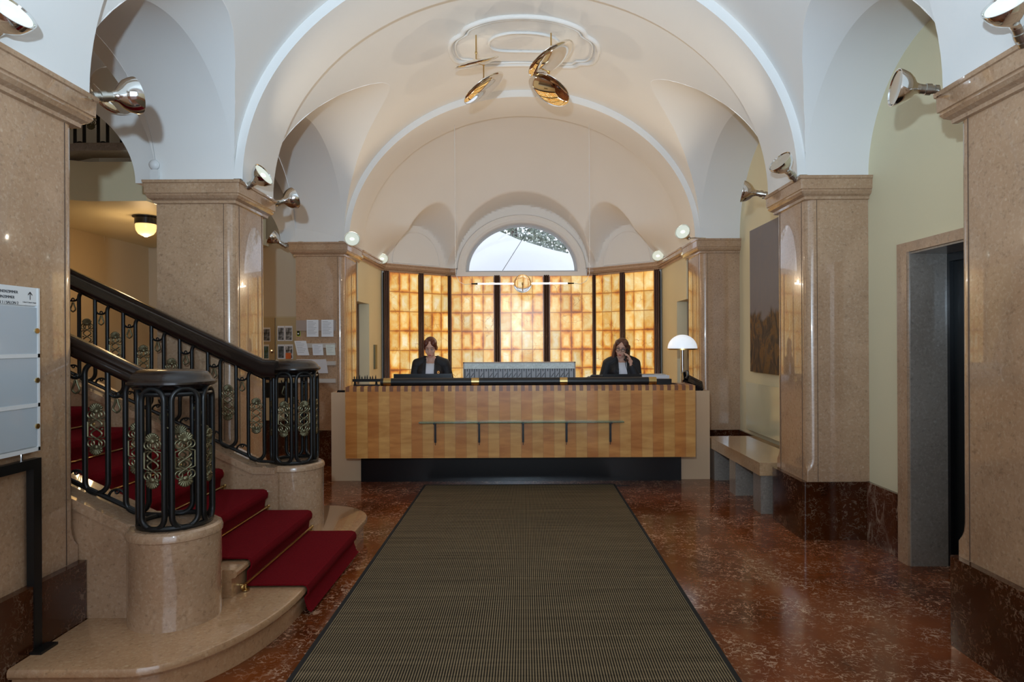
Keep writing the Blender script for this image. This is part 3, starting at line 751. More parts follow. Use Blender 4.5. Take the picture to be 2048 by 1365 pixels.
# ------------------------------------------------------------------ reception desk
dk = thing('reception_desk', 'reception desk faced in striped maple with a black leather roll on top', 'reception desk', (CX, 7.5, 0)); D = Vector(dk.location)
DX0, DX1 = -1.985, 1.895
m = relmb(D); m.box(DX0, DX1, 7.20, 7.56, .326, 1.118); o = obj('front', m, M_maple, dk, 0)
m = relmb(D); m.box(DX0+.02, DX1-.02, 7.22, 7.56, 1.118, 1.126); obj('counter_top', m, M_maple, dk, 0)
m = relmb(D); m.box(-1.89, 1.81, 7.51, 7.75, 0, .326); obj('plinth', m, M_black, dk, 0, label='black recessed plinth')
for x0, x1 in ((-2.25, -1.87), (1.80, 2.16)):
    m = relmb(D); m.box(x0, x1, 7.575, 8.2, 0, 1.03); obj('side_cabinet', m, M_pale, dk, 0, label='pale maple side cabinet')
m = relmb(D); m.box(-1.87, 1.80, 7.57, 8.02, .70, .74); obj('work_surface', m, M_pale, dk, 0)
m = relmb(D); m.tube([(-1.60, 7.262, 1.168), (1.47, 7.262, 1.168)], .043, 24); ro = obj('leather_roll', m, M_leather, dk, label='long black leather arm roll')
for x in (-1.525, -.545, .44, 1.43):
    m = relmb(D); m.tube([(x-.042, 7.262, 1.168), (x+.042, 7.262, 1.168)], .0445, 24); obj('band', m, M_brass, dk, label='gold coloured band around the roll')
m = relmb(D); m.box(1.475, 1.64, 7.23, 7.30, 1.128, 1.19); obj('roll_end', m, M_black, dk)
# glass ledge
m = relmb(D); m.box(-1.15, 1.085, 7.07, 7.195, .727, .739); obj('glass_shelf', m, mat('green_edge_glass', (.55, .85, .72), .02, trans=.85, ior=1.5), dk, 0, label='narrow greenish glass shelf')
for x in (-.985, -.50, -.015, .465, .95):
    m = relmb(D); m.box(x-.011, x+.011, 7.175, 7.198, .50, .727); m.box(x-.011, x+.011, 7.09, 7.198, .712, .727); m.box(x-.003, x+.003, 7.185, 7.197, .47, .50); obj('shelf_bracket', m, M_black, dk, 0)
# key rack
kr = thing('key_rack', 'low long key rack with a row of slots, in the middle of the counter', 'key rack', (-.055, 7.48, 1.127)); K = Vector(kr.location)
M_galv = stone('mottled_metal_plate', (.52, .55, .50), (.30, .34, .29), (.80, .82, .80), .3, 1.2)
m = MB(); m.box(-.635, .635, .0, .06, 0, .245); m.box(-.645, -.632, -.03, .06, 0, .25); m.box(.632, .645, -.03, .06, 0, .25); m.box(-.645, .645, -.03, .06, .240, .252); obj('case', m, mat('rack_wood', (.42, .33, .27), .5), kr, 0)
m = MB(); m.box(-.632, .632, -.022, -.002, .175, .24); m.box(-.632, .632, -.03, -.002, .0, .07)
for i in range(23): m.box(-.61+i*.0555-.003, -.61+i*.0555+.003, -.0235, -.02, .212, .222)
obj('face_plate', m, M_galv, kr, 0)
for i in range(24):
    m = MB(); m.box(-.0035, .0035, -.02, 0, .07, .175); obj('divider', m, M_steel, kr, 0, (-.625+i*1.25/23, 0, 0))
for i in range(23):
    m = MB(); m.box(-.0225, .0225, -.006, -.002, .07, .172); m.mi = 1; m.box(-.004, .004, -.010, -.006, .145, .175)
    if i % 5 not in (2, 4) or i in (9, 19):
        m.mi = 1; m.add([(-.018, -.011, .078), (-.010, -.011, .078), (.021, -.011, .125), (.013, -.011, .125), (-.018, -.006, .078), (-.010, -.006, .078), (.021, -.006, .125), (.013, -.006, .125)], [(0,1,2,3), (7,6,5,4), (0,4,5,1), (1,5,6,2), (2,6,7,3), (3,7,4,0)])
    obj('key_slot', m, [mat('grey_card', (.40, .38, .39), .6), mat('slot_ink', (.03, .015, .012), .5)] if i == 0 else [bpy.data.materials['grey_card'], bpy.data.materials['slot_ink']], kr, 0, (-.598+i*1.25/23, 0, 0))
# monitors, seen from behind
def monitor(label, x, w, ztop, rz, y=7.86):
    t = thing('computer_monitor', label, 'monitor', (x, y, .74), rz)
    h = .33; zb = ztop-.74-h
    m = MB(); m.box(-w/2, w/2, -.012, .012, zb, zb+h); obj('screen', m, M_black, t, 0)
    m = MB(); m.box(-w/2+.012, w/2-.012, .0125, .014, zb+.012, zb+h-.012); obj('display', m, mat('screen_light', (.02, .02, .02), .2, emit=(.7, .8, 1), es=.6), t, 0)
    m = MB(); m.box(-.03, .03, -.04, -.012, .015, zb+h*.6); m.box(-.12, .12, -.10, .06, 0, .015); obj('stand', m, M_steel, t, 0)
monitor('black monitor in front of the left receptionist', -1.225, .70, 1.23, .03)
monitor('black monitor in front of the receptionist on the telephone', 1.24, .66, 1.215, 0)
m = MB(); m.tube([(-.12, 0, .0), (-.11, 0, .35), (-.06, 0, .43), (0, 0, .455), (.12, 0, .45)], [.02, .02, .018, .02, .02], 8); o = obj('desk_tray_arm', m, M_black, None); o.location = (.82, 7.8, .74)
tag(o, 'curved black arm rising left of the right monitor', 'monitor arm')
# lamp, telephone, boxes, small things
tl = thing('table_lamp', 'chrome table lamp with a white dome shade on the right end of the desk', 'table lamp', (1.925, 7.9, 1.03))
m = MB(); m.lathe([(0, .0), (.10, 0), (.10, .012), (.03, .02), (.022, .03), (.021, .50), (0, .50)], 32); obj('stem', m, M_chrome, tl)
m = MB(); m.lathe([(.177*math.cos(t), .487+.172*math.sin(t)) for t in [PI/2*i/16 for i in range(17)]], 48, cap=False); obj('lamp_shade', m, M_whiteglass, tl, label='white opal dome shade')
m = MB(); m.lathe([(.172, .475), (.181, .475), (.181, .492), (.172, .492)], 48, cap=False); obj('shade_rim', m, M_brass, tl)
light('POINT', 'table_lamp_glow', (1.925, 7.9, 1.03+.45), (0, 0, 0), 2.5, (1, .85, .6), shadow_soft_size=.01)
tp = thing('telephone', 'black desk telephone tilted on the right end of the counter', 'telephone', (1.99, 7.68, 1.031), 0)
Mt = Matrix.Translation((0, 0, .105)) @ Matrix.Rotation(math.radians(27), 4, 'Y') @ Matrix.Rotation(math.radians(24), 4, 'X')
m = MB(); m.M = Mt; m.box(-.13, .13, -.105, .105, -.018, .012); obj('phone_body', m, M_black, tp, 0)
m = MB(); m.M = Mt
for i in range(4):
    for j in range(3): m.box(.015+i*.026, .034+i*.026, -.085+j*.032, -.062+j*.032, .012, .018)
m.box(-.03, .11, .03, .09, .012, .015); obj('keypad', m, M_steel, tp, 0)
m = MB(); m.M = Mt; m.tube([(-.10, -.10, .022), (-.095, -.075, .052), (-.095, .07, .052), (-.10, .10, .022)], [.026, .019, .019, .026], 12); obj('handset', m, M_black, tp)
m = MB(); m.prism([(-.08, 0), (.08, 0), (.08, .045), (-.08, .12)], -.05, .07, 'Y'); obj('wedge_stand', m, M_black, tp, 0)
bx = MB(); bx.box(-.16, .16, -.11, .11, 0, .46); o = obj('paper_tray', bx, M_paper, None, 0); o.location = (1.58, 7.90, .74); tag(o, 'white paper tray right of the right monitor', 'paper tray')
m = MB(); m.box(-.14, .14, -.10, .10, 0, .012); o = obj('paper_stack', m, mat('grey_paper', (.5, .48, .46), .7), None, 0); o.location = (1.56, 7.90, 1.20); tag(o, 'thin grey folder lying on the white paper tray', 'folder')
m = MB(); m.grid(lambda u, v: (-.17+.34*u, -.09+.18*v, .006+.018*math.sin(u*5)*math.sin(v*3+1)**2), 16, 8); m.grid(lambda u, v: (-.17+.34*u, -.09+.18*v, 0), 1, 1)
o = obj('leather_folder', m, mat('tan_leather', (.36, .17, .06), .35), None); o.location = (1.66, 7.42, 1.128); tag(o, 'tan leather folder on the counter, left of the telephone', 'folder')
tr = thing('iron_ornament', 'low black iron ornament with small spikes at the left end of the counter', 'ornament', (-1.78, 7.30, 1.127))
m = MB(); m.box(-.14, .16, -.03, .03, .045, .075); m.box(-.10, .16, -.02, .02, .0, .012); m.lathe([(.02, .0), (.012, .03), (.012, .05)], 10, (-.12, 0, 0)); m.lathe([(.02, .0), (.012, .03), (.012, .05)], 10, (.12, 0, 0)); obj('bar', m, M_iron, tr, 0)
for i in range(9):
    m = MB(); m.lathe([(.006, 0), (.007, .02), (.0, .036+.008*(i % 3))], 8, (-.13+i*.03, .01*(-1)**i, .073)); obj('spike', m, M_iron, tr)
m = MB(); m.box(-.06, .06, -.06, .06, 0, .016); m.box(-.055, .055, -.055, .055, .016, .022); o = obj('black_box', m, M_black, None, 0); o.location = (-2.13, 7.66, 1.031); tag(o, 'small flat black box on the left side cabinet', 'box')
# narrow brass bar handle on the left wall
m = MB(); m.box(XL, XL+.03, 10.15, 10.27, 1.20, 1.58); o = obj('wall_plate', m, M_bronze, None, 0); centred(o); tag(o, 'narrow vertical bronze plate on the wall left of the onyx panels', 'wall plate')

# ------------------------------------------------------------------ hanging glass light over the desk
hp = thing('pendant_light', 'hanging light of two thin glass tubes and a clear globe over the desk', 'pendant light', (CX+.02, 9.0, 2.42))
m = MB(); m.lathe([(.128*math.sin(t), -.128*math.cos(t)) for t in [PI*i/20 for i in range(21)]], 32, cap=False); obj('globe', m, mat('thin_clear_glass', (1, 1, 1), 0, trans=1, ior=1.08), hp)
m = MB(); m.tube([(0, 0, -.10), (0, 0, .0)], .006, 8); m.ell((0, 0, .0), (.012, .012, .02)); m.tube([(.075*math.cos(t), 0, -.05+.05*math.sin(t)) for t in [PI+PI*i/10 for i in range(11)]], .003, 6); obj('filament_holder', m, M_brass, hp)
for s_ in (-1, 1):
    m = MB(); m.tube([(s_*.128, 0, 0), (s_*.62, 0, 0)], .010, 10); obj('light_tube', m, mat('lit_tube', (.9, .9, .9), .2, emit=(.95, .97, 1), es=8.0) if s_ < 0 else bpy.data.materials['lit_tube'], hp)
    m = MB(); m.tube([(s_*.62, 0, 0), (s_*.71, 0, 0)], [.012, .008], 10); obj('connector', m, M_black, hp)
    zc = on_vault(CX+s_*.93, 9.0)[2]-.1-2.42
    pts = [(s_*.71, 0, 0), (s_*.80, 0, -.01), (s_*.88, 0, .03), (s_*.925, 0, .13), (s_*.93, 0, .3), (s_*.93, 0, zc)]
    m = MB(); m.tube(pts, .003, 6); obj('cable', m, M_white, hp)

for x_ in (-.4, .4): light('POINT', 'apse_fill_light', (CX+.02+x_, 9.0, 2.455), (0, 0, 0), 17, (1.0, .78, .52), shadow_soft_size=.01)  # extra warm fill placed at the tubes to brighten the apse
# ------------------------------------------------------------------ mirror discs
def disc(label, p, r, n, rodtop, grp=None, rz=0):
    t = thing('mirror_disc', label, 'mirror disc', p, 0, grp)
    n = Vector(n).normalized(); R = n.to_track_quat('Z', 'Y').to_matrix().to_4x4()
    m = MB(); m.M = R; prof = [(0, -.045)]+[(r*math.sin(a), -.045*math.cos(a)**1.0) for a in [PI/2*i/10 for i in range(1, 10)]]+[(r, -.003), (r, .003)]+[(r*math.cos(a), .03*math.sin(a)) for a in [PI/2*i/8 for i in range(1, 8)]]+[(0, .03)]
    m.lathe(prof, 48); obj('mirror', m, M_mirror, t, 50)
    if rodtop:
        m = MB(); m.tube([(0, 0, .02), (0, 0, rodtop-p[2])], .007, 8); m.lathe([(.0, 0), (.018, 0), (.014, -.03), (0, -.03)], 12, (0, 0, rodtop-p[2]-.0)); m.ell((0, 0, .10), (.012, .012, .02)); obj('rod', m, M_brass, t)
    return t
p = P(955, 124, 6.85); disc('gold mirror disc seen almost edge-on, upper left of the four under the ceiling', p, .25, (-.25, -.42, 1.0), P(955, 62, 6.85).z)
p = P(970, 176, 7.05); disc('tilted gold mirror disc hanging lowest on the left', p, .26, (-.70, -.05, 1.0), P(968, 125, 7.05).z)
p = P(1105, 118, 6.85); disc('tilted gold mirror disc at the upper right of the four', p, .28, (-.60, .05, 1.0), P(1106, 60, 6.85).z)
p = P(1100, 180, 7.05); disc('wide open mirror disc with a dark reflection, lowest on the right', p, .25, (.55, .25, 1.0), P(1102, 142, 7.05).z)
p = P(236, 178, 5.25); disc('large mirror disc in the left aisle behind a spotlight', p, .19, (-.75, .62, -.05), None)
p = P(296, 276, 6.0); disc('flat mirror disc hanging deeper in the left aisle', p, .14, (.1, .12, 1.0), None)

# ------------------------------------------------------------------ spotlights on the cornices
def spot(label, anchor, head, aim, lit, r=.092, en=0, side=None):
    a = Vector(anchor); h = Vector(head); d = Vector(aim).normalized()
    t = thing('spotlight', label, 'spotlight', a, 0, 'reflector spotlights on the cornices')
    Rm = d.to_track_quat('Z', 'Y').to_matrix().to_4x4(); Hm = Matrix.Translation(h-a) @ Rm
    m = MB(); m.M = Hm
    m.lathe([(.026, -.095), (.030, -.080), (.036, -.066), (.062, -.046), (.084, -.018), (.095, .010), (.100, .030), (.1005, .036), (.0955, .036), (.091, .028)], 40, cap=False, c=(0, 0, 0)); obj('reflector', m, M_chrome, t, 50)
    m = MB(); m.M = Hm; m.lathe([(.0, .022), (.05, .025), (.088, .030), (.088, .024), (.0, .016)], 40)
    obj('lens', m, M_lens if lit else M_lensoff, t, 50, label='bright front glass' if lit else None)
    if lit:
        m = MB(); m.M = Hm; m.ell((0, 0, .024), (.028, .016, .008), 14, 8); obj('glow', m, M_hot, t)
    m = MB(); m.M = Hm; m.lathe([(0, -.19), (.021, -.19), (.027, -.185), (.027, -.165), (.023, -.163), (.023, -.15), (.031, -.148), (.031, -.12), (.026, -.118), (.026, -.098), (.028, -.09), (0, -.09)], 24); obj('socket', m, mat('brushed_nickel', (.55, .53, .48), .3, 1) if 'brushed_nickel' not in bpy.data.materials else bpy.data.materials['brushed_nickel'], t, 40)
    tail = (h-a)-d*.188
    m = MB(); m.tube([(0, 0, .006), tuple(tail*.5+Vector((0, 0, .01))), tuple(tail)], .009, 8); m.box(-.03, .03, -.02, .02, 0, .008); m.ell(tuple(tail), (.013, .013, .013), 10, 6); obj('arm', m, M_chrome, t)
    if en:
        light('SPOT', 'spotlight_beam', h+d*.06, (CX, 6.7, 4.8), en, (1.0, .86, .66), spot_size=math.radians(105), spot_blend=1.0, shadow_soft_size=.006)
ct = 2.925
def cp(px, d, z=ct): return Vector(((px-1048)*d/F, d, z))
spots = [
 # label, anchor, head, aim, lit, energy
 ('spotlight cut off by the upper left corner of the picture', Vector((XL+.02, 2.72, ct)), P(16, 26, 2.78), (.75, -.25, .62), True, 0),
 ('spotlight on the far tip of the left edge pillar, pointing away to the right', Vector((XL+.06, 3.40, ct-.04)), P(262, 188, 3.62), (.62, .72, .30), False, 0),
 ('spotlight on the near corner of the second left pillar, pointing right', Vector((XL+.05, Lf(5.24)-.03, ct)), P(524, 351, 5.36), (.82, -.18, .52), True, 42),
 ('spotlight on the far corner of the second left pillar, above the glass-fronted cards', Vector((XL+.07, Lf(5.87)+.05, ct-.02)), P(583, 396, 6.15), (.72, .62, .40), False, 0),
 ('spotlight on the left corner of the leaflet pillar, pointing left', Vector((XLo+.08, Lf(8.37)-.03, ct)), P(548, 475, 8.40), (-.80, -.2, .52), False, 0),
 ('lit spotlight on the right corner of the leaflet pillar', Vector((XL-.02, Lf(8.37)-.04, ct)), P(705, 478, 8.40), (.30, -.90, .22), True, 46),
 ('lit spotlight in the left corner of the reception cornice', Vector((XL+.07, YB-.08, ct)), P(765, 518, 10.55), (.25, -.90, .40), True, 0),
 ('lit spotlight in the right corner of the reception cornice', Vector((XR-.07, YB-.08, ct)), P(1317, 515, 10.55), (-.30, -.88, .40), True, 0),
 ('lit spotlight on the pillar right of the reception desk', Vector((XR+.02, P3[0]-.04, ct)), P(1368, 467, 8.25), (-.55, -.80, .25), True, 46),
 ('spotlight on the far corner of the right middle pillar, beside the painting', Vector((XR-.07, P2[1]+.05, ct-.02)), P(1494, 386, 6.12), (-.90, .25, .20), False, 0),
 ('spotlight on the near corner of the right middle pillar, pointing up to the left', Vector((XR-.04, P2[0]-.03, ct)), P(1566, 331, 5.20), (-.72, -.30, .62), False, 42),
 ('spotlight on the far tip of the right edge pillar, pointing left', Vector((XR-.06, 3.42, ct-.04)), P(1806, 180, 3.60), (-.93, .15, .12), False, 0),
 ('spotlight cut off by the upper right corner of the picture', Vector((XR-.02, 2.74, ct)), P(2024, 22, 2.80), (-.60, -.35, .62), True, 0)]
for s_ in spots: spot(*s_[:5], en=s_[5])

# ------------------------------------------------------------------ right side: lift, painting, bench
FX = 2.72
m = MB(); fr = [(DR0-.0, DR0+.1), ]
m.box(FX, FX+.25, 4.62, 4.74, 0, 2.30); m.box(FX, FX+.25, DR0-.12, DR0, 0, 2.30); m.box(FX, FX+.33, DR0, 4.619, 2.23, 2.299)
struct('door_1_frame', m, M_stone, 0)
m = MB(); m.box(2.738, 3.0, 4.606, 4.619, 0, 2.23); m.box(2.738, 3.0, DR0+.001, 4.606, 2.216, 2.229); struct('door_1_reveal', m, M_stone2, 0)
lf = thing('lift_door', 'black steel lift door in a marble frame on the right wall', 'lift door', (2.99, 4.0, 0)); L = Vector(lf.location)
for y0, y1 in ((DR0, 3.985), (3.995, 4.62)):
    m = relmb(L); m.box(3.03, 3.07, y0, y1-(.041 if y1 > 4.5 else 0), .005, 2.16); obj('door_leaf', m, M_steel, lf, 0)
m = relmb(L); m.box(3.00, 3.10, DR0, 4.60, 0, .004); obj('threshold', m, M_chrome, lf, 0)
m = relmb(L); m.box(3.001, 3.06, 4.58, 4.619, .005, 2.215); m.box(3.001, 3.06, DR0, 4.58, 2.16, 2.215); obj('door_surround', m, M_black, lf, 0)
wall('wall_lift_shaft', M_black, (3.28, 3.32, DR0-.1, 4.75, 0, 2.4))
def paint():
    m, nt, b = newmat('painted_canvas'); g = N(nt); v = g.coord(); X, Y, Z = g.xyz(v)
    n = g.noise(g.mapv(v, scale=(1, 1.7, 1.2)), 1.6, 6, .55, .8); n2 = g.noise(g.mapv(v, scale=(1, 1.8, 1.1)), 2.6, 5, .6, 2.2)
    h = g.math('ADD', Z, g.math('MULTIPLY', g.math('SUBTRACT', n, .5), .55))
    skyc = g.mix(g.ramp(Z, [(.0, 0.0), (1.0, 1.0)]), (.13, .10, .10), (.20, .20, .23))
    skyc = g.mix(n2, skyc, (.26, .22, .21))
    rock = g.ramp(n2, [(.3, (.025, .017, .012)), (.5, (.085, .055, .035)), (.58, (.20, .10, .03)), (.66, (.10, .07, .05)), (.78, (.35, .22, .08))])
    f = g.ramp(h, [(.66, 1.0), (.72, 0.0)]); g.put(b.inputs['Base Color'], g.mix(f, skyc, rock)); b.inputs['Roughness'].default_value = .55; b.inputs['Specular IOR Level'].default_value = .2; return m
pa = thing('painting', 'tall unframed painting of a misty mountain gorge on the right wall', 'painting', (2.765, 6.95, 1.24)); L = Vector(pa.location)
m = relmb(L); m.box(2.742, 2.768, 6.10, 7.88, 1.24, 2.94); obj('canvas', m, paint(), pa, 0)
m = relmb(L); m.box(2.768, 2.779, 6.2, 7.8, 1.3, 2.9); obj('stretcher', m, M_pale, pa, 0)
m = MB(); m.box(2.745, 2.755, 6.2, 8.05, .52, 1.10); o = obj('glass_panel', m, mat('smoky_pane', (.62, .60, .42), .12), None, 0); centred(o); tag(o, 'plain glass panel on the wall under the painting', 'glass panel')
bn = thing('marble_bench', 'long marble bench along the right wall under the painting', 'bench', (2.45, 6.9, 0)); L = Vector(bn.location)
m = relmb(L); m.box(2.17, 2.745, 6.0, 7.72, .36, .48); o = obj('seat', m, stone('bench_marble', (.56, .36, .19), (.48, .29, .15), (.66, .46, .27), .15), bn, 0)
for y0 in (7.50, 6.75, 6.03):
    m = relmb(L); m.box(2.19, 2.62, y0, y0+.2, 0, .36); obj('leg', m, M_stone2, bn, 0)

# ------------------------------------------------------------------ rug
rg = thing('runner_rug', 'long dark woven rug leading up to the reception desk', 'rug', (-.057, 4.4, 0))
L = Vector(rg.location); m = relmb(L); m.box(-1.10, .985, .7, 7.26, .001, .012); obj('woven_field', m, M_rug, rg, 0)
m = relmb(L)
for q in ((-1.125, -1.10, .7, 7.285), (.985, 1.01, .7, 7.285), (-1.10, .985, 7.26, 7.285), (-1.125, 1.01, .675, .7)): m.box(q[0], q[1], q[2], q[3], .001, .014)
obj('binding', m, M_rugedge, rg, 0, label='black edge binding')
m = MB(); m.box(.99, 1.16, 7.22, 7.245, 0, .006); o = obj('floor_strip', m, M_black, None, 0); centred(o); tag(o, 'short black metal strip on the floor at the far right corner of the rug', 'strip')

# ------------------------------------------------------------------ sign on its stand, left edge
sg = thing('sign_stand', 'white glass directory sign on a black metal stand by the left edge pillar', 'sign', (-2.31, 2.93, RIS)); L = Vector(sg.location)
SX = -2.30
m = relmb(L); m.box(SX-.03, SX-.018, 2.30, 3.095, 1.10, 1.87); obj('back_panel', m, M_white, sg, 0)
zs = [1.115, 1.317, 1.55, 1.785]
M_pane = mat('frosted_blue_pane', (.50, .56, .61), .10, coat=.6)
for a, b2 in zip(zs[:-1], zs[1:]):
    m = relmb(L); m.box(SX-.018, SX-.008, 2.31, 3.08, a+.008, b2-.008); obj('pane', m, M_pane, sg, 0)
    m = relmb(L); m.lathe([(0, 0), (.012, 0), (.012, .006), (0, .006)], 16); me = MB(); me.M = Matrix.Translation(-L) @ Matrix.Translation((SX-.010, 3.078, (a+b2)/2)) @ Matrix.Rotation(PI/2, 4, 'Y'); me.lathe([(0, 0), (.0125, 0), (.0125, .008), (0, .008)], 16); obj('clip', me, M_brass, sg)
m = relmb(L)
for z in zs[1:3]+[1.108]: m.box(SX-.019, SX-.005, 2.30, 3.095, z-.009, z+.009)
m.box(SX-.019, SX-.005, 3.082, 3.095, 1.10, 1.87); m.box(SX-.019, SX-.008, 2.30, 3.095, 1.785, 1.87)
obj('trim', m, M_white, sg, 0)
M_ink = mat('dark_grey_ink', (.05, .05, .055), .6)
def text(body, size, loc, parent, right=True, rot=(PI/2, 0, PI/2), name='lettering'):
    cu = bpy.data.curves.new(name, 'FONT'); cu.body = body; cu.size = size; cu.align_x = 'RIGHT' if right else 'LEFT'; cu.extrude = .0006
    cu.materials.append(M_ink); tmp = bpy.data.objects.new('tmp', cu); COL.objects.link(tmp); me = bpy.data.meshes.new_from_object(tmp.evaluated_get(bpy.context.evaluated_depsgraph_get())); me.name = name
    bpy.data.objects.remove(tmp); o = bpy.data.objects.new(name, me); COL.objects.link(o); o.parent = parent; o.location = loc; o.rotation_euler = rot
    return o
for i, (s_, ye) in enumerate((('SONNENZIMMER', 2.965), ('KAMINZIMMER', 2.945), ('SALON 1 / SALON 2', 2.968))):
    text(s_, .0178, Vector((SX-.0072, ye, 1.842-.0245*i-.006))-L, sg)
text('1. Stock / 2. Stock / 3. Stock', .0072, Vector((SX-.0072, 3.075, 1.797))-L, sg)
m = relmb(L); yy = 3.038
m.box(SX-.008, SX-.0065, yy-.0015, yy+.0015, 1.812, 1.848)
for s_ in (-1, 1): m.add([(SX-.0065, yy, 1.850), (SX-.0065, yy, 1.844), (SX-.0065, yy+s_*.013, 1.832), (SX-.0065, yy+s_*.013, 1.837)], [(0, 1, 2, 3)]); m.add([(SX-.008, yy, 1.850), (SX-.008, yy, 1.844), (SX-.008, yy+s_*.013, 1.832), (SX-.008, yy+s_*.013, 1.837)], [(0, 1, 2, 3)])
obj('arrow', m, M_ink, sg, 0, label='upward arrow')
m = relmb(L); m.box(SX-.035, SX-.0, 2.30, 3.095, 1.02, 1.065); m.box(SX-.035, SX, 3.045, 3.095, RIS+.012, 1.02); m.box(SX-.035, SX, 2.30, 2.35, RIS*0, 1.02); obj('frame', m, M_iron, sg, 0)
m = relmb(L); m.box(SX-.04, SX+.05, 3.02, 3.13, RIS, RIS+.012); obj('foot', m, M_iron, sg, 0)
for y in (2.55, 3.0):
    m = relmb(L); m.lathe([(.006, 1.063), (.006, 1.10)], 8, (SX-.022, y, 0)); obj('pin', m, M_chrome, sg)

# ------------------------------------------------------------------ leaflets on the third left pillar
YP = Lf(P3[0])
def flat_thing(name, label, cat, px0, py0, px1, py1, y, mat_, depth=.006, group=None, lean=0, lines=None):
    d = y-.002; x0 = (px0-1048)*d/F; x1 = (px1-1048)*d/F; z1 = CAMZ-(py0-686)*d/F; z0 = CAMZ-(py1-686)*d/F
    m = MB(); m.box(0, x1-x0, -depth, 0, 0, z1-z0)
    if lean: 
        m.v = [(p[0]-lean*(p[2]), p[1], p[2]) for p in m.v]
    t = thing(name, label, cat, (x0, y, z0), 0, group); obj('sheet', m, mat_, t, 0)
    if lines:
        l = MB(); w = x1-x0; h = z1-z0
        for k in range(lines):
            zz = h*(.88-.8*k/lines); ww = w*(.45+.35*((k*37) % 10)/10)
            a = -lean*zz; l.box(a+w*.1, a+w*.1+ww, -depth-.0012, -depth, zz, zz+h*.02)
        obj('printed_lines', l, M_ink if False else mat('grey_print', (.25, .26, .29), .7) if 'grey_print' not in bpy.data.materials else bpy.data.materials['grey_print'], t, 0)
    return t
M_rail = mat('pale_rail', (.50, .45, .40), .5)
M_rail2 = mat('pinkish_rail', (.34, .27, .23), .5)
rails = [('top leaflet rail on the pillar, wide and pinkish', 594, 639, 672, 660, M_rail2), ('second leaflet rail from the top on the pillar', 594, 685, 672, 694, M_rail), ('third leaflet rail from the top on the pillar', 594, 721, 672, 729, M_rail), ('lowest leaflet rail on the pillar, empty', 594, 756, 672, 764, M_rail)]
for lab, a, b2, c, d, mm in rails: flat_thing('leaflet_rail', lab, 'leaflet rail', a, b2, c, d, YP, mm, .035, 'leaflet rails on the pillar')
YQ = YP-.036
flat_thing('leaflet', 'left one of the two white sheets in the top rail', 'leaflet', 613.5, 638, 637, 672, YQ, M_paper, .003, lines=9)
flat_thing('leaflet', 'right one of the two white sheets in the top rail', 'leaflet', 643, 638, 667, 672, YQ, M_paper, .003, lines=9)
flat_thing('leaflet', 'slanting white leaflet at the left of the second rail', 'leaflet', 595, 680, 618.5, 709, YQ, M_paper, .003, lean=.22, lines=7)
flat_thing('leaflet', 'white leaflet with a strip of small pictures in the second rail', 'leaflet', 626, 687, 647, 709, YQ, M_paper, .003, lean=.08, lines=7)
flat_thing('leaflet', 'white leaflet with a green head, right end of the second rail', 'leaflet', 653, 688, 671, 709, YQ, mat('greenish_paper', (.66, .70, .64), .6), .003, lean=.08, lines=5)
flat_thing('leaflet', 'large pale card leaning in the third rail behind the railing cap', 'leaflet', 597, 717, 656, 745, YQ, mat('card', (.58, .55, .55), .6), .003, lean=.15)
t = flat_thing('alarm_button', 'small black and yellow device hanging at the left of the top rail', 'alarm device', 594, 657, 601, 671, YP, mat('yellow_green', (.55, .62, .04), .4), .012)
m = MB(); m.box(.005, .042, -.016, -.012, .008, .07); obj('black_face', m, M_black, t, 0); m = MB(); m.lathe([(0, 0), (.010, 0), (.010, .002), (0, .002)], 12); m.v = [(p[0]+.022, -.016-p[2], p[1]+.035) for p in m.v]; obj('button', m, M_white, t)
# display cabinet at the back of the aisle
dc = thing('display_cabinet', 'pale cabinet with two doors behind the railing at the back of the left aisle', 'cabinet', (-3.62, HB-.12, 0)); L = Vector(dc.location)
M_cab = mat('cream_cabinet', (.50, .42, .27), .4)
m = relmb(L); m.box(-4.4, -3.13, HB-.13, HB-.031, .50, 2.0); obj('carcass', m, M_cab, dc, 0)
xg = (550.5-1048)*(HB-.16)/F
for x0, x1 in ((xg-.62, xg-.012), (xg+.012, -3.14)):
    m = relmb(L); m.box(x0, x1, HB-.15, HB-.13, 1.05, 1.98); obj('door', m, mat('cabinet_door', (.46, .36, .20), .35) if 'cabinet_door' not in bpy.data.materials else bpy.data.materials['cabinet_door'], dc, 0)
m = relmb(L); m.box(x0-2, x1, HB-.15, HB-.13, .50, .82); m.v = [(max(p[0], -4.38-L.x), p[1], p[2]) for p in m.v]; obj('base_panel', m, mat('cream_base', (.66, .60, .42), .5), dc, 0)
m = relmb(L); m.box(-4.38, -3.14, HB-.16, HB-.131, .83, 1.04); obj('dark_shelf', m, M_steel, dc, 0)
m = MB(); m.M = Matrix.Translation(Vector(((543.5-1048)*(HB-.152)/F, HB-.152, CAMZ-(701-686)*(HB-.152)/F))-L) @ Matrix.Rotation(PI/2, 4, 'X'); m.lathe([(0, 0), (.022, 0), (.022, .008), (.008, .012), (.008, .022), (0, .022)], 20); obj('lock', m, M_chrome, dc)
def photomat(name, a, b_c, sc=20):
    m, nt, b = newmat(name); g = N(nt); v = g.coord(); g.put(b.inputs['Base Color'], g.mix(g.ramp(g.noise(v, sc, 4, .7), [(.42, 0.0), (.58, 1.0)]), a, b_c)); b.inputs['Roughness'].default_value = .3; return m
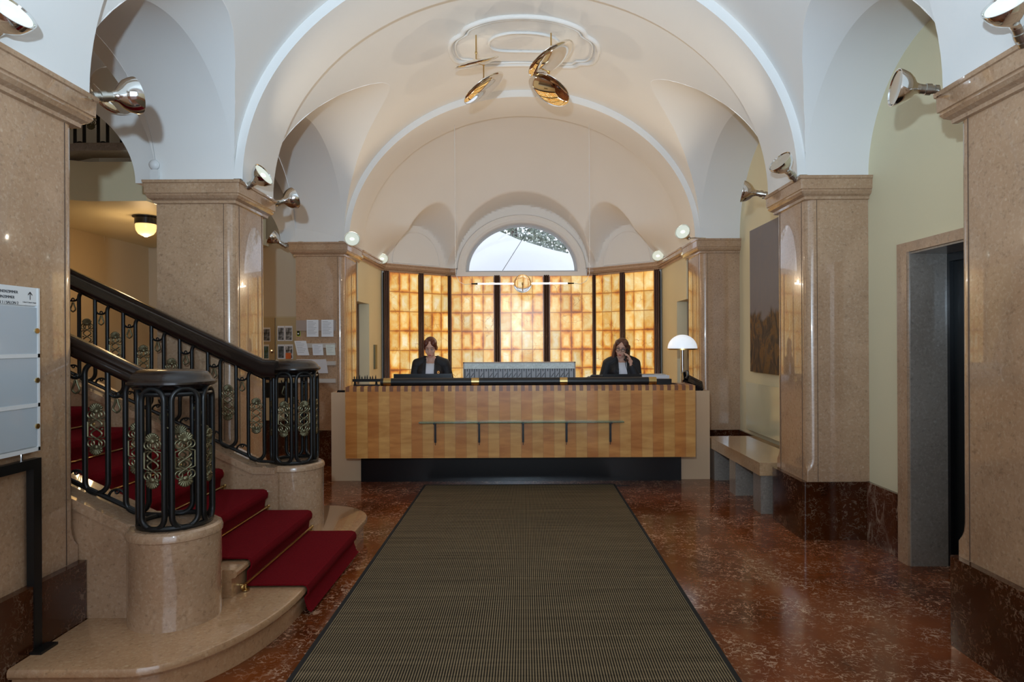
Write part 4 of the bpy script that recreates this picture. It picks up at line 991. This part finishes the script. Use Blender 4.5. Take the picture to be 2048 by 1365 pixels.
cards = [('postcard with a tall dark tree on the left cabinet door', 525, 653, 541, 681, (.20, .22, .26), (.02, .02, .02)), ('narrow blue-green postcard on the left cabinet door', 527, 687, 538, 717, (.10, .20, .26), (.04, .08, .03)),
         ('upper left postcard on the right cabinet door', 555, 650, 569, 680, (.30, .30, .30), (.03, .03, .03)), ('upper right postcard on the right cabinet door', 570, 650, 585, 680, (.34, .34, .33), (.04, .04, .04)),
         ('lower left dark landscape postcard on the right cabinet door', 555, 687, 569, 716, (.12, .14, .16), (.03, .04, .04)), ('lower right black and white postcard on the right cabinet door', 569.5, 687, 586, 716, (.55, .55, .53), (.03, .03, .03))]
for i, (lab, a, b2, c, d, c1, c2) in enumerate(cards):
    t = flat_thing('postcard', lab, 'postcard', a, b2, c, d, HB-.152, M_paper, .003, 'postcards on the cabinet doors')
    w = (c-a)*(HB-.15)/F; h = (d-b2)*(HB-.15)/F; m = MB(); m.box(w*.1, w*.9, -.0045, -.003, h*.07, h*.88); obj('picture', m, photomat('card_picture_%s' % 'abcdef'[i], c1, c2, 22), t, 0)
flat_thing('price_tag', 'small orange square card below the postcards', 'card', 571, 704, 582, 716, HB-.158, mat('orange_card', (.70, .14, .02), .5), .003)
# small white sensor on the cornice of the second left pillar
ss = thing('motion_sensor', 'small white sensor standing on the cornice of the second left pillar', 'sensor', (XLo+.0, Lf(5.24)-.02, 2.923))
m = MB(); m.box(-.03, .03, -.02, .02, 0, .09); obj('housing', m, M_white, ss, 0); m = MB(); m.ell((0, -.01, .13), (.042, .03, .042)); obj('dome', m, M_white, ss)

# ------------------------------------------------------------------ outside the window
aw = MB(); yA_ = 13.2
pts = [P(905, 470, yA_), P(982, 455, yA_), P(1040, 480, yA_), P(1105, 500, yA_), P(1175, 517, yA_), P(1175, 600, yA_), P(905, 600, yA_)]
aw.prism([(p.x, p.z) for p in pts], yA_, yA_+.03, 'Y')
awt = thing('awning', 'white canvas awning outside the arched window', 'awning', (-.1, 13.3, -.02)); L = Vector(awt.location)
aw.v = [tuple(Vector(p)-L) for p in aw.v]; obj('canvas', aw, mat('white_canvas', (.88, .90, .94), .7), awt, 0)
for x in (-1.6, 1.5):
    m = relmb(L); m.tube([(x, 13.28, -.02), (x, 13.28, 2.5), (x*.85, 13.24, 3.0)], .04, 10); obj('mast', m, M_steel, awt)
m = relmb(L); m.tube([P(990, 575, 13.19), P(1003, 546, 12.9), P(1063, 452, 12.9)], .006, 6); obj('stay_wire', m, M_steel, awt, label='thin dark stay wire')
M_leaf = mat('pale_foliage', (.30, .34, .28), .7)
rnd = random.Random(3)
for lab, tx, ty in (('grey-green tree behind the awning, left one of two', -.3, 18.5), ('grey-green tree behind the awning, right one of two', 1.6, 17.5)):
    t = thing('tree', lab, 'tree', (tx, ty, 0)); m = MB(); m.tube([(0, 0, 0), (.1, 0, 3), (0, 0, 6)], [.2, .15, .05], 8); obj('trunk', m, M_post, t)
    m = MB()
    for k in range(6500):
        a, e, rr = rnd.random()*2*PI, rnd.random(), rnd.random()**.4*1.9; z = 3.0+rnd.random()*4.2
        c = Vector((rr*math.cos(a), rr*math.sin(a)*.6, z)); u = Vector((rnd.gauss(0, 1), rnd.gauss(0, 1), rnd.gauss(0, 1))).normalized()*.065; w = u.orthogonal().normalized()*.04
        m.add([c-u, c+w, c+u, c-w], [(0, 1, 2, 3)])
    obj('foliage', m, M_leaf, t, 0)
m = MB(); m.box(-9, 9, 12.25, 30, -.12, -.02); struct('floor_outside', m, mat('gravel', (.45, .45, .44), .9), 0)
# ------------------------------------------------------------------ people
M_skin = mat('skin', (.62, .36, .26), .5); M_skin2 = mat('lips', (.42, .10, .09), .4); M_eyew = mat('eye_white', (.6, .58, .55), .3); M_iris = mat('dark_iris', (.02, .012, .01), .2)

def hairmat(name, a, b_c):
    m, nt, b = newmat(name); g = N(nt); v = g.coord()
    n = g.noise(g.mapv(v, scale=(95, 60, 5)), 2, 3, .6, .4); g.put(b.inputs['Base Color'], g.mix(g.ramp(n, [(.35, 0.0), (.65, 1.0)]), a, b_c)); b.inputs['Roughness'].default_value = .42
    g.bump(b, n, .5, .003); return m
M_hairred = hairmat('auburn_hair', (.055, .012, .007), (.15, .035, .016)); M_hairbr = hairmat('brown_hair', (.05, .018, .010), (.14, .048, .024))
M_suit = mat('black_suit', (.010, .010, .012), .7); M_shirt = mat('white_blouse', (.62, .60, .62), .7)
M_brow = mat('eyebrow', (.05, .018, .012), .7); M_badge = mat('orange_badge', (.85, .35, .04), .4)
def remesh(name, mb, mat_, voxel, parent=None, smooth_it=4, label=None):
    me = bpy.data.meshes.new('tmp'); me.from_pydata(mb.v, [], mb.f); bm = bmesh.new(); bm.from_mesh(me); bmesh.ops.recalc_face_normals(bm, faces=bm.faces); bm.to_mesh(me); bm.free()
    tmp = bpy.data.objects.new('tmp', me); COL.objects.link(tmp)
    r = tmp.modifiers.new('r', 'REMESH'); r.mode = 'VOXEL'; r.voxel_size = voxel
    s_ = tmp.modifiers.new('s', 'SMOOTH'); s_.iterations = smooth_it; s_.factor = .5
    dg = bpy.context.evaluated_depsgraph_get(); out = bpy.data.meshes.new_from_object(tmp.evaluated_get(dg)); bpy.data.objects.remove(tmp)
    out.name = name; out.materials.clear(); out.materials.append(mat_); out.shade_smooth()
    o = bpy.data.objects.new(name, out); COL.objects.link(o); o.parent = parent
    if label: o['label'] = label
    return o
def head_prims(m, H):
    old = m.M; m.M = H
    m.ell((0, .018, .035), (.072, .092, .085), 20, 14); m.ell((0, -.018, -.012), (.066, .070, .078), 20, 14); m.ell((0, -.028, -.060), (.052, .056, .050), 18, 12)
    m.ell((0, -.058, -.096), (.028, .024, .020), 14, 10); m.ell((0, -.045, -.070), (.044, .040, .034), 16, 10); m.ell((0, -.045, .030), (.058, .045, .05), 16, 10)
    for s_ in (-1, 1):
        m.ell((s_*.034, -.058, -.030), (.028, .022, .030), 14, 10); m.ell((s_*.073, .012, -.01), (.010, .018, .030), 12, 8); m.ell((s_*.028, -.074, .022), (.022, .012, .010), 12, 8)
    m.cap_((0, -.082, .006), (0, -.103, -.030), .007, .011); m.ell((0, -.084, -.072), (.024, .012, .014), 14, 8)
    m.M = old
def face_parts(root, H, glasses=False, down=True):
    for s_ in (-1, 1):
        m = MB(); m.M = H; m.ell((s_*.030, -.080, .003), (.0145, .007, (.0042 if down else .008)), 14, 8); obj('eye', m, M_eyew, root)
        m = MB(); m.M = H; m.ell((s_*.030, -.0855, -.0005), (.0055, .003, .0036), 10, 6); obj('iris', m, M_iris, root)
        m = MB(); m.M = H; m.tube([(s_*(.013+.036*u), -.0875+.012*u*u, .006+.004*math.sin(PI*u)-.002) for u in [i/6 for i in range(7)]], .0022, 6); obj('eyelash', m, M_iris, root)
        m = MB(); m.M = H; m.tube([(s_*(.012+.038*u), -.090+.016*u*u, .024+.006*math.sin(PI*u*.8)) for u in [i/6 for i in range(7)]], [.002, .003, .0032, .0032, .003, .0024, .001], 6); obj('eyebrow', m, M_brow, root)
    m = MB(); m.M = H; m.ell((0, -.0925, -.066), (.020, .008, .0050), 14, 8); m.ell((0, -.0915, -.0745), (.017, .008, .0060), 14, 8); obj('lips', m, M_skin2, root)
    if glasses:
        m = MB(); m.M = H
        for s_ in (-1, 1):
            m.tube([(s_*.031+.023*math.cos(t), -.102+.006*abs(math.cos(t)), -.001+.018*math.sin(t)) for t in [2*PI*i/24 for i in range(24)]], .0028, 6, closed=True)
            m.tube([(s_*.054, -.096, .004), (s_*.078, -.05, .004), (s_*.080, .015, .0)], .0022, 6)
        m.tube([(-.007, -.106, .002), (.007, -.106, .002)], .0024, 6); obj('glasses', m, M_iris, root, label='dark round-rimmed glasses')
def hand(m, w, d, n, curl, sgn=1, spread=.2):
    # w wrist, d direction to knuckles, n palm normal (towards curl)
    d = Vector(d).normalized(); n = Vector(n); n = (n-d*n.dot(d)).normalized(); s_ = d.cross(n)*sgn; w = Vector(w)
    for k in range(4): m.cap_(w+s_*(k-1.5)*.010, w+d*.082+s_*(k-1.5)*.019, .015, .0105, 10)
    m.ell(tuple(w+d*.045), (.03, .03, .03), 10, 8)
    for k, L in enumerate((.040, .045, .042, .033)):
        p = w+d*.082+s_*(k-1.5)*.0195; dd = (d+s_*(k-1.5)*.06*spread*3).normalized(); r = .0088-.0006*abs(k-1)
        for j in range(3):
            dd = (dd+n*curl*(1.0+.25*j)).normalized(); q = p+dd*L*(1, .68, .52)[j]; m.cap_(p, q, r, r*.93, 10); p = q; r *= .93
    p = w+d*.022-s_*.024; q = p+(d*.6-s_*.8+n*.3).normalized()*.042; m.cap_(p, q, .013, .011, 10); q2 = q+(d*.9-s_*.15+n*.6).normalized()*.032; m.cap_(q, q2, .0105, .0095, 10); q3 = q2+(d*.9+s_*.2+n*.7).normalized()*.024; m.cap_(q2, q3, .0095, .008, 10)
def torso(m, k=0.0, s=1.0):      # k: how much thicker (clothes)
    m.ell((0, .0, .965), (.165+k, .115+k, .12), 20, 12); m.ell((0, .005, 1.10), (.125+k, .095+k, .13), 20, 12); m.ell((0, .0, 1.25), (.150+k, .100+k, .13), 20, 12)
    for x in (-1, 1): m.ell((x*.068, -.062, 1.235), (.062+k*.6, .052+k*.6, .060), 14, 10); m.cap_((x*.04, .005, 1.395), (x*.155, .005, 1.345), .036+k*.8, .040+k*.8, 14)
def person(label, loc, H, arms, hair, glasses, badge=False, rz=0):
    t = thing('person', label, 'person', loc, rz)
    m = MB(); torso(m); m.cap_((0, .01, 1.34), (H.to_translation()+(H.to_3x3() @ Vector((0, .015, -.06)))), .050, .047, 16)
    for x in (-1, 1):
        m.cap_((x*.085, 0, .93), (x*.095, .0, .50), .085, .055, 14); m.cap_((x*.095, 0, .50), (x*.10, .01, .09), .052, .036, 14); m.cap_((x*.10, .02, .05), (x*.115, -.13, .03), .038, .028, 12)
    for sh_, el_, wr_, hd, nn, curl, sgn in arms:
        m.cap_(sh_, el_, .043, .034); m.cap_(el_, wr_, .034, .023)
    head_prims(m, H)
    body = None
    for sh_, el_, wr_, hd, nn, curl, sgn in arms: hand(m, wr_, hd, nn, curl, sgn)
    remesh('body', m, M_skin, .0042, t, 6)
    face_parts(t, H, glasses)
    # blouse
    m = MB(); torso(m, .008); m.v = [p for p in m.v]; b = remesh('blouse', m, M_shirt, .008, t, 4, 'white round-necked blouse')
    bm = bmesh.new(); bm.from_mesh(b.data); bmesh.ops.delete(bm, geom=[v for v in bm.verts if v.co.z > 1.345-.0+.30*max(0, abs(v.co.x)-.03) or v.co.z < .9], context='VERTS'); bm.to_mesh(b.data); bm.free()
    # jacket with an open front
    m = MB(); torso(m, .026); m.ell((0, .0, .90), (.195, .145, .10), 20, 10)
    for sh_, el_, wr_, hd, nn, curl, sgn in arms:
        sv = Vector(sh_); ev = Vector(el_); wv = Vector(wr_); m.ell(tuple(sv+Vector((0, 0, -.012))), (.056, .060, .054), 14, 10); m.cap_(sh_, el_, .055, .049, 16); m.cap_(ev, wv+(ev-wv).normalized()*.03, .048, .037, 16)
    m.cap_((-.06, .03, 1.385), (.06, .03, 1.385), .052, .052, 14)
    j = remesh('jacket', m, M_suit, .0055, t, 10, 'black jacket')
    bm = bmesh.new(); bm.from_mesh(j.data)
    def cut(v):
        c = v.co
        if c.y < .035 and c.z > 1.0 and abs(c.x) < .052-.0*(1.35-c.z)+max(0, (c.z-1.33))*.25: return c.y < .02 or c.z > 1.36
        return c.z > 1.40 and abs(c.x) < .062 and c.y < .05
    bmesh.ops.delete(bm, geom=[v for v in bm.verts if cut(v)], context='VERTS'); bm.to_mesh(j.data); bm.free()
    sd = j.modifiers.new('thick', 'SOLIDIFY'); sd.thickness = .006; sd.offset = 1
    m = MB()
    for s_ in (-1, 1): m.loft([[(s_*(.050+a), y, z) for a, y in ((0, -.112), (w, -.122), (w, -.130), (0, -.120))] for w, z, in ()] or [[(s_*.052, -.10, 1.05), (s_*.060, -.125, 1.05), (s_*.060, -.133, 1.05)], [(s_*.052, -.128, 1.22), (s_*.095, -.128, 1.24), (s_*.095, -.136, 1.24)], [(s_*.052, -.07, 1.37), (s_*.085, -.06, 1.38), (s_*.085, -.068, 1.385)], [(s_*.058, .0, 1.425), (s_*.070, .01, 1.42), (s_*.072, .0, 1.425)]])
    obj('lapel', m, M_suit, t)
    m = MB()
    for x in (-1, 1):
        m.cap_((x*.085, 0, .93), (x*.095, .0, .50), .098, .075, 14); m.cap_((x*.095, 0, .50), (x*.10, .01, .11), .072, .060, 14)
    m.ell((0, 0, .93), (.18, .13, .11), 18, 10); remesh('trousers', m, M_suit, .010, t, 3, 'black trousers')
    m = MB()
    for x in (-1, 1): m.cap_((x*.10, .02, .04), (x*.117, -.14, .034), .042, .033, 12)
    remesh('shoes', m, M_black, .007, t, 2, 'black shoes')
    hm = MB(); hm.M = H; hair(hm); remesh('hair', hm, M_hairred if not glasses else M_hairbr, .004, t, 8)
    if badge:
        m = MB(); m.lathe([(0, 0), (.016, 0), (.016, .005), (0, .005)], 20); m.v = [(p[0]+.112, -.150-p[2], p[1]*1.2+1.235) for p in m.v]; obj('badge', m, M_badge, t, label='small orange oval badge')
        m = MB(); m.lathe([(0, 0), (.005, 0), (.005, .002), (0, .002)], 10); m.v = [(p[0]+.112, -.155-p[2], p[1]*1.8+1.233) for p in m.v]; obj('badge_mark', m, M_black, t)
    return t
def hair_up(m):
    m.ell((0, .030, .045), (.082, .092, .088), 22, 16)
    for s_ in (-1, 1): m.ell((s_*.045, -.022, .066), (.042, .060, .050), 16, 12); m.ell((s_*.068, -.008, .020), (.020, .044, .046), 14, 10); m.ell((s_*.070, .03, -.015), (.018, .035, .035), 12, 8)
    m.ell((0, .115, .02), (.045, .04, .045), 14, 10)
def hair_long(m):
    m.ell((0, .026, .042), (.084, .094, .088), 22, 16)
    for s_ in (-1, 1):
        m.ell((s_*.046, -.020, .064), (.042, .058, .048), 16, 12); m.ell((s_*.070, -.002, .010), (.022, .052, .060), 14, 10)
        m.cap_((s_*.080, .000, .02), (s_*.088, -.005, -.13), .024, .030, 12); m.cap_((s_*.078, .03, .02), (s_*.080, .03, -.155), .032, .038, 12); m.cap_((s_*.082, -.028, -.02), (s_*.088, -.032, -.13), .016, .020, 10)
    m.cap_((0, .075, .03), (0, .07, -.15), .055, .055, 14); m.cap_((-.04, .07, .03), (-.045, .065, -.15), .045, .045, 14); m.cap_((.04, .07, .03), (.045, .065, -.15), .045, .045, 14)
H1 = Matrix.Translation((.0, -.045, 1.545)) @ Matrix.Rotation(math.radians(20), 4, 'X')
arms1 = [((-.180, .005, 1.345), (-.235, .03, 1.075), (-.11, -.22, 1.03), (.25, -1, -.15), (0, -.2, -1), .12, 1), ((.180, .005, 1.345), (.245, .03, 1.075), (.13, -.22, 1.03), (-.25, -1, -.15), (0, -.2, -1), .12, -1)]
d1 = 8.27
person('person with pulled-back auburn hair in a black jacket, looking down behind the left monitor', ((862-1048)*d1/F, d1, 0), H1, arms1, hair_up, False, True)
H2 = Matrix.Translation((-.008, -.045, 1.525)) @ Matrix.Rotation(math.radians(8), 4, 'Y') @ Matrix.Rotation(math.radians(-14), 4, 'Z') @ Matrix.Rotation(math.radians(13), 4, 'X')
arms2 = [((-.180, .005, 1.335), (-.255, .0, 1.085), (-.22, -.24, 1.03), (.1, -1, -.1), (0, -.2, -1), .12, 1), ((.180, .005, 1.335), (.185, -.14, 1.105), (.090, -.185, 1.315), (-.16, -.02, 1), (-.75, .25, 0), .42, 1)]
p2 = person('person with long brown hair and glasses, holding a telephone to the ear', ((1243-1048)*d1/F, d1, 0), H2, arms2, hair_long, True)
m = MB(); q0 = Vector((.062, -.130, 1.50)); q1 = Vector((.020, -.175, 1.385))
m.cap_(q0, q1, .012, .012, 10); m.ell(tuple(q0+Vector((0, .008, .0))), (.020, .016, .022), 12, 8); m.ell(tuple(q1+Vector((0, .006, 0))), (.019, .016, .020), 12, 8)
m.v = [(p[0]+p2.location.x, p[1]+p2.location.y, p[2]) for p in m.v]
o = obj('telephone_handset', m, M_black); centred(o); tag(o, 'black telephone handset held to the ear of the right receptionist', 'telephone handset')
c = MB(); c.tube([Vector((.020, -.175, 1.375)), Vector((.022, -.185, 1.32)), Vector((.04, -.19, 1.25)), Vector((.06, -.2, 1.12)), Vector((.2, -.3, .95)), Vector((.5, -.5, .90))], .004, 6)
obj('cord', c, M_black, o).location = Vector((p2.location.x, p2.location.y, 0))-Vector(o.location)
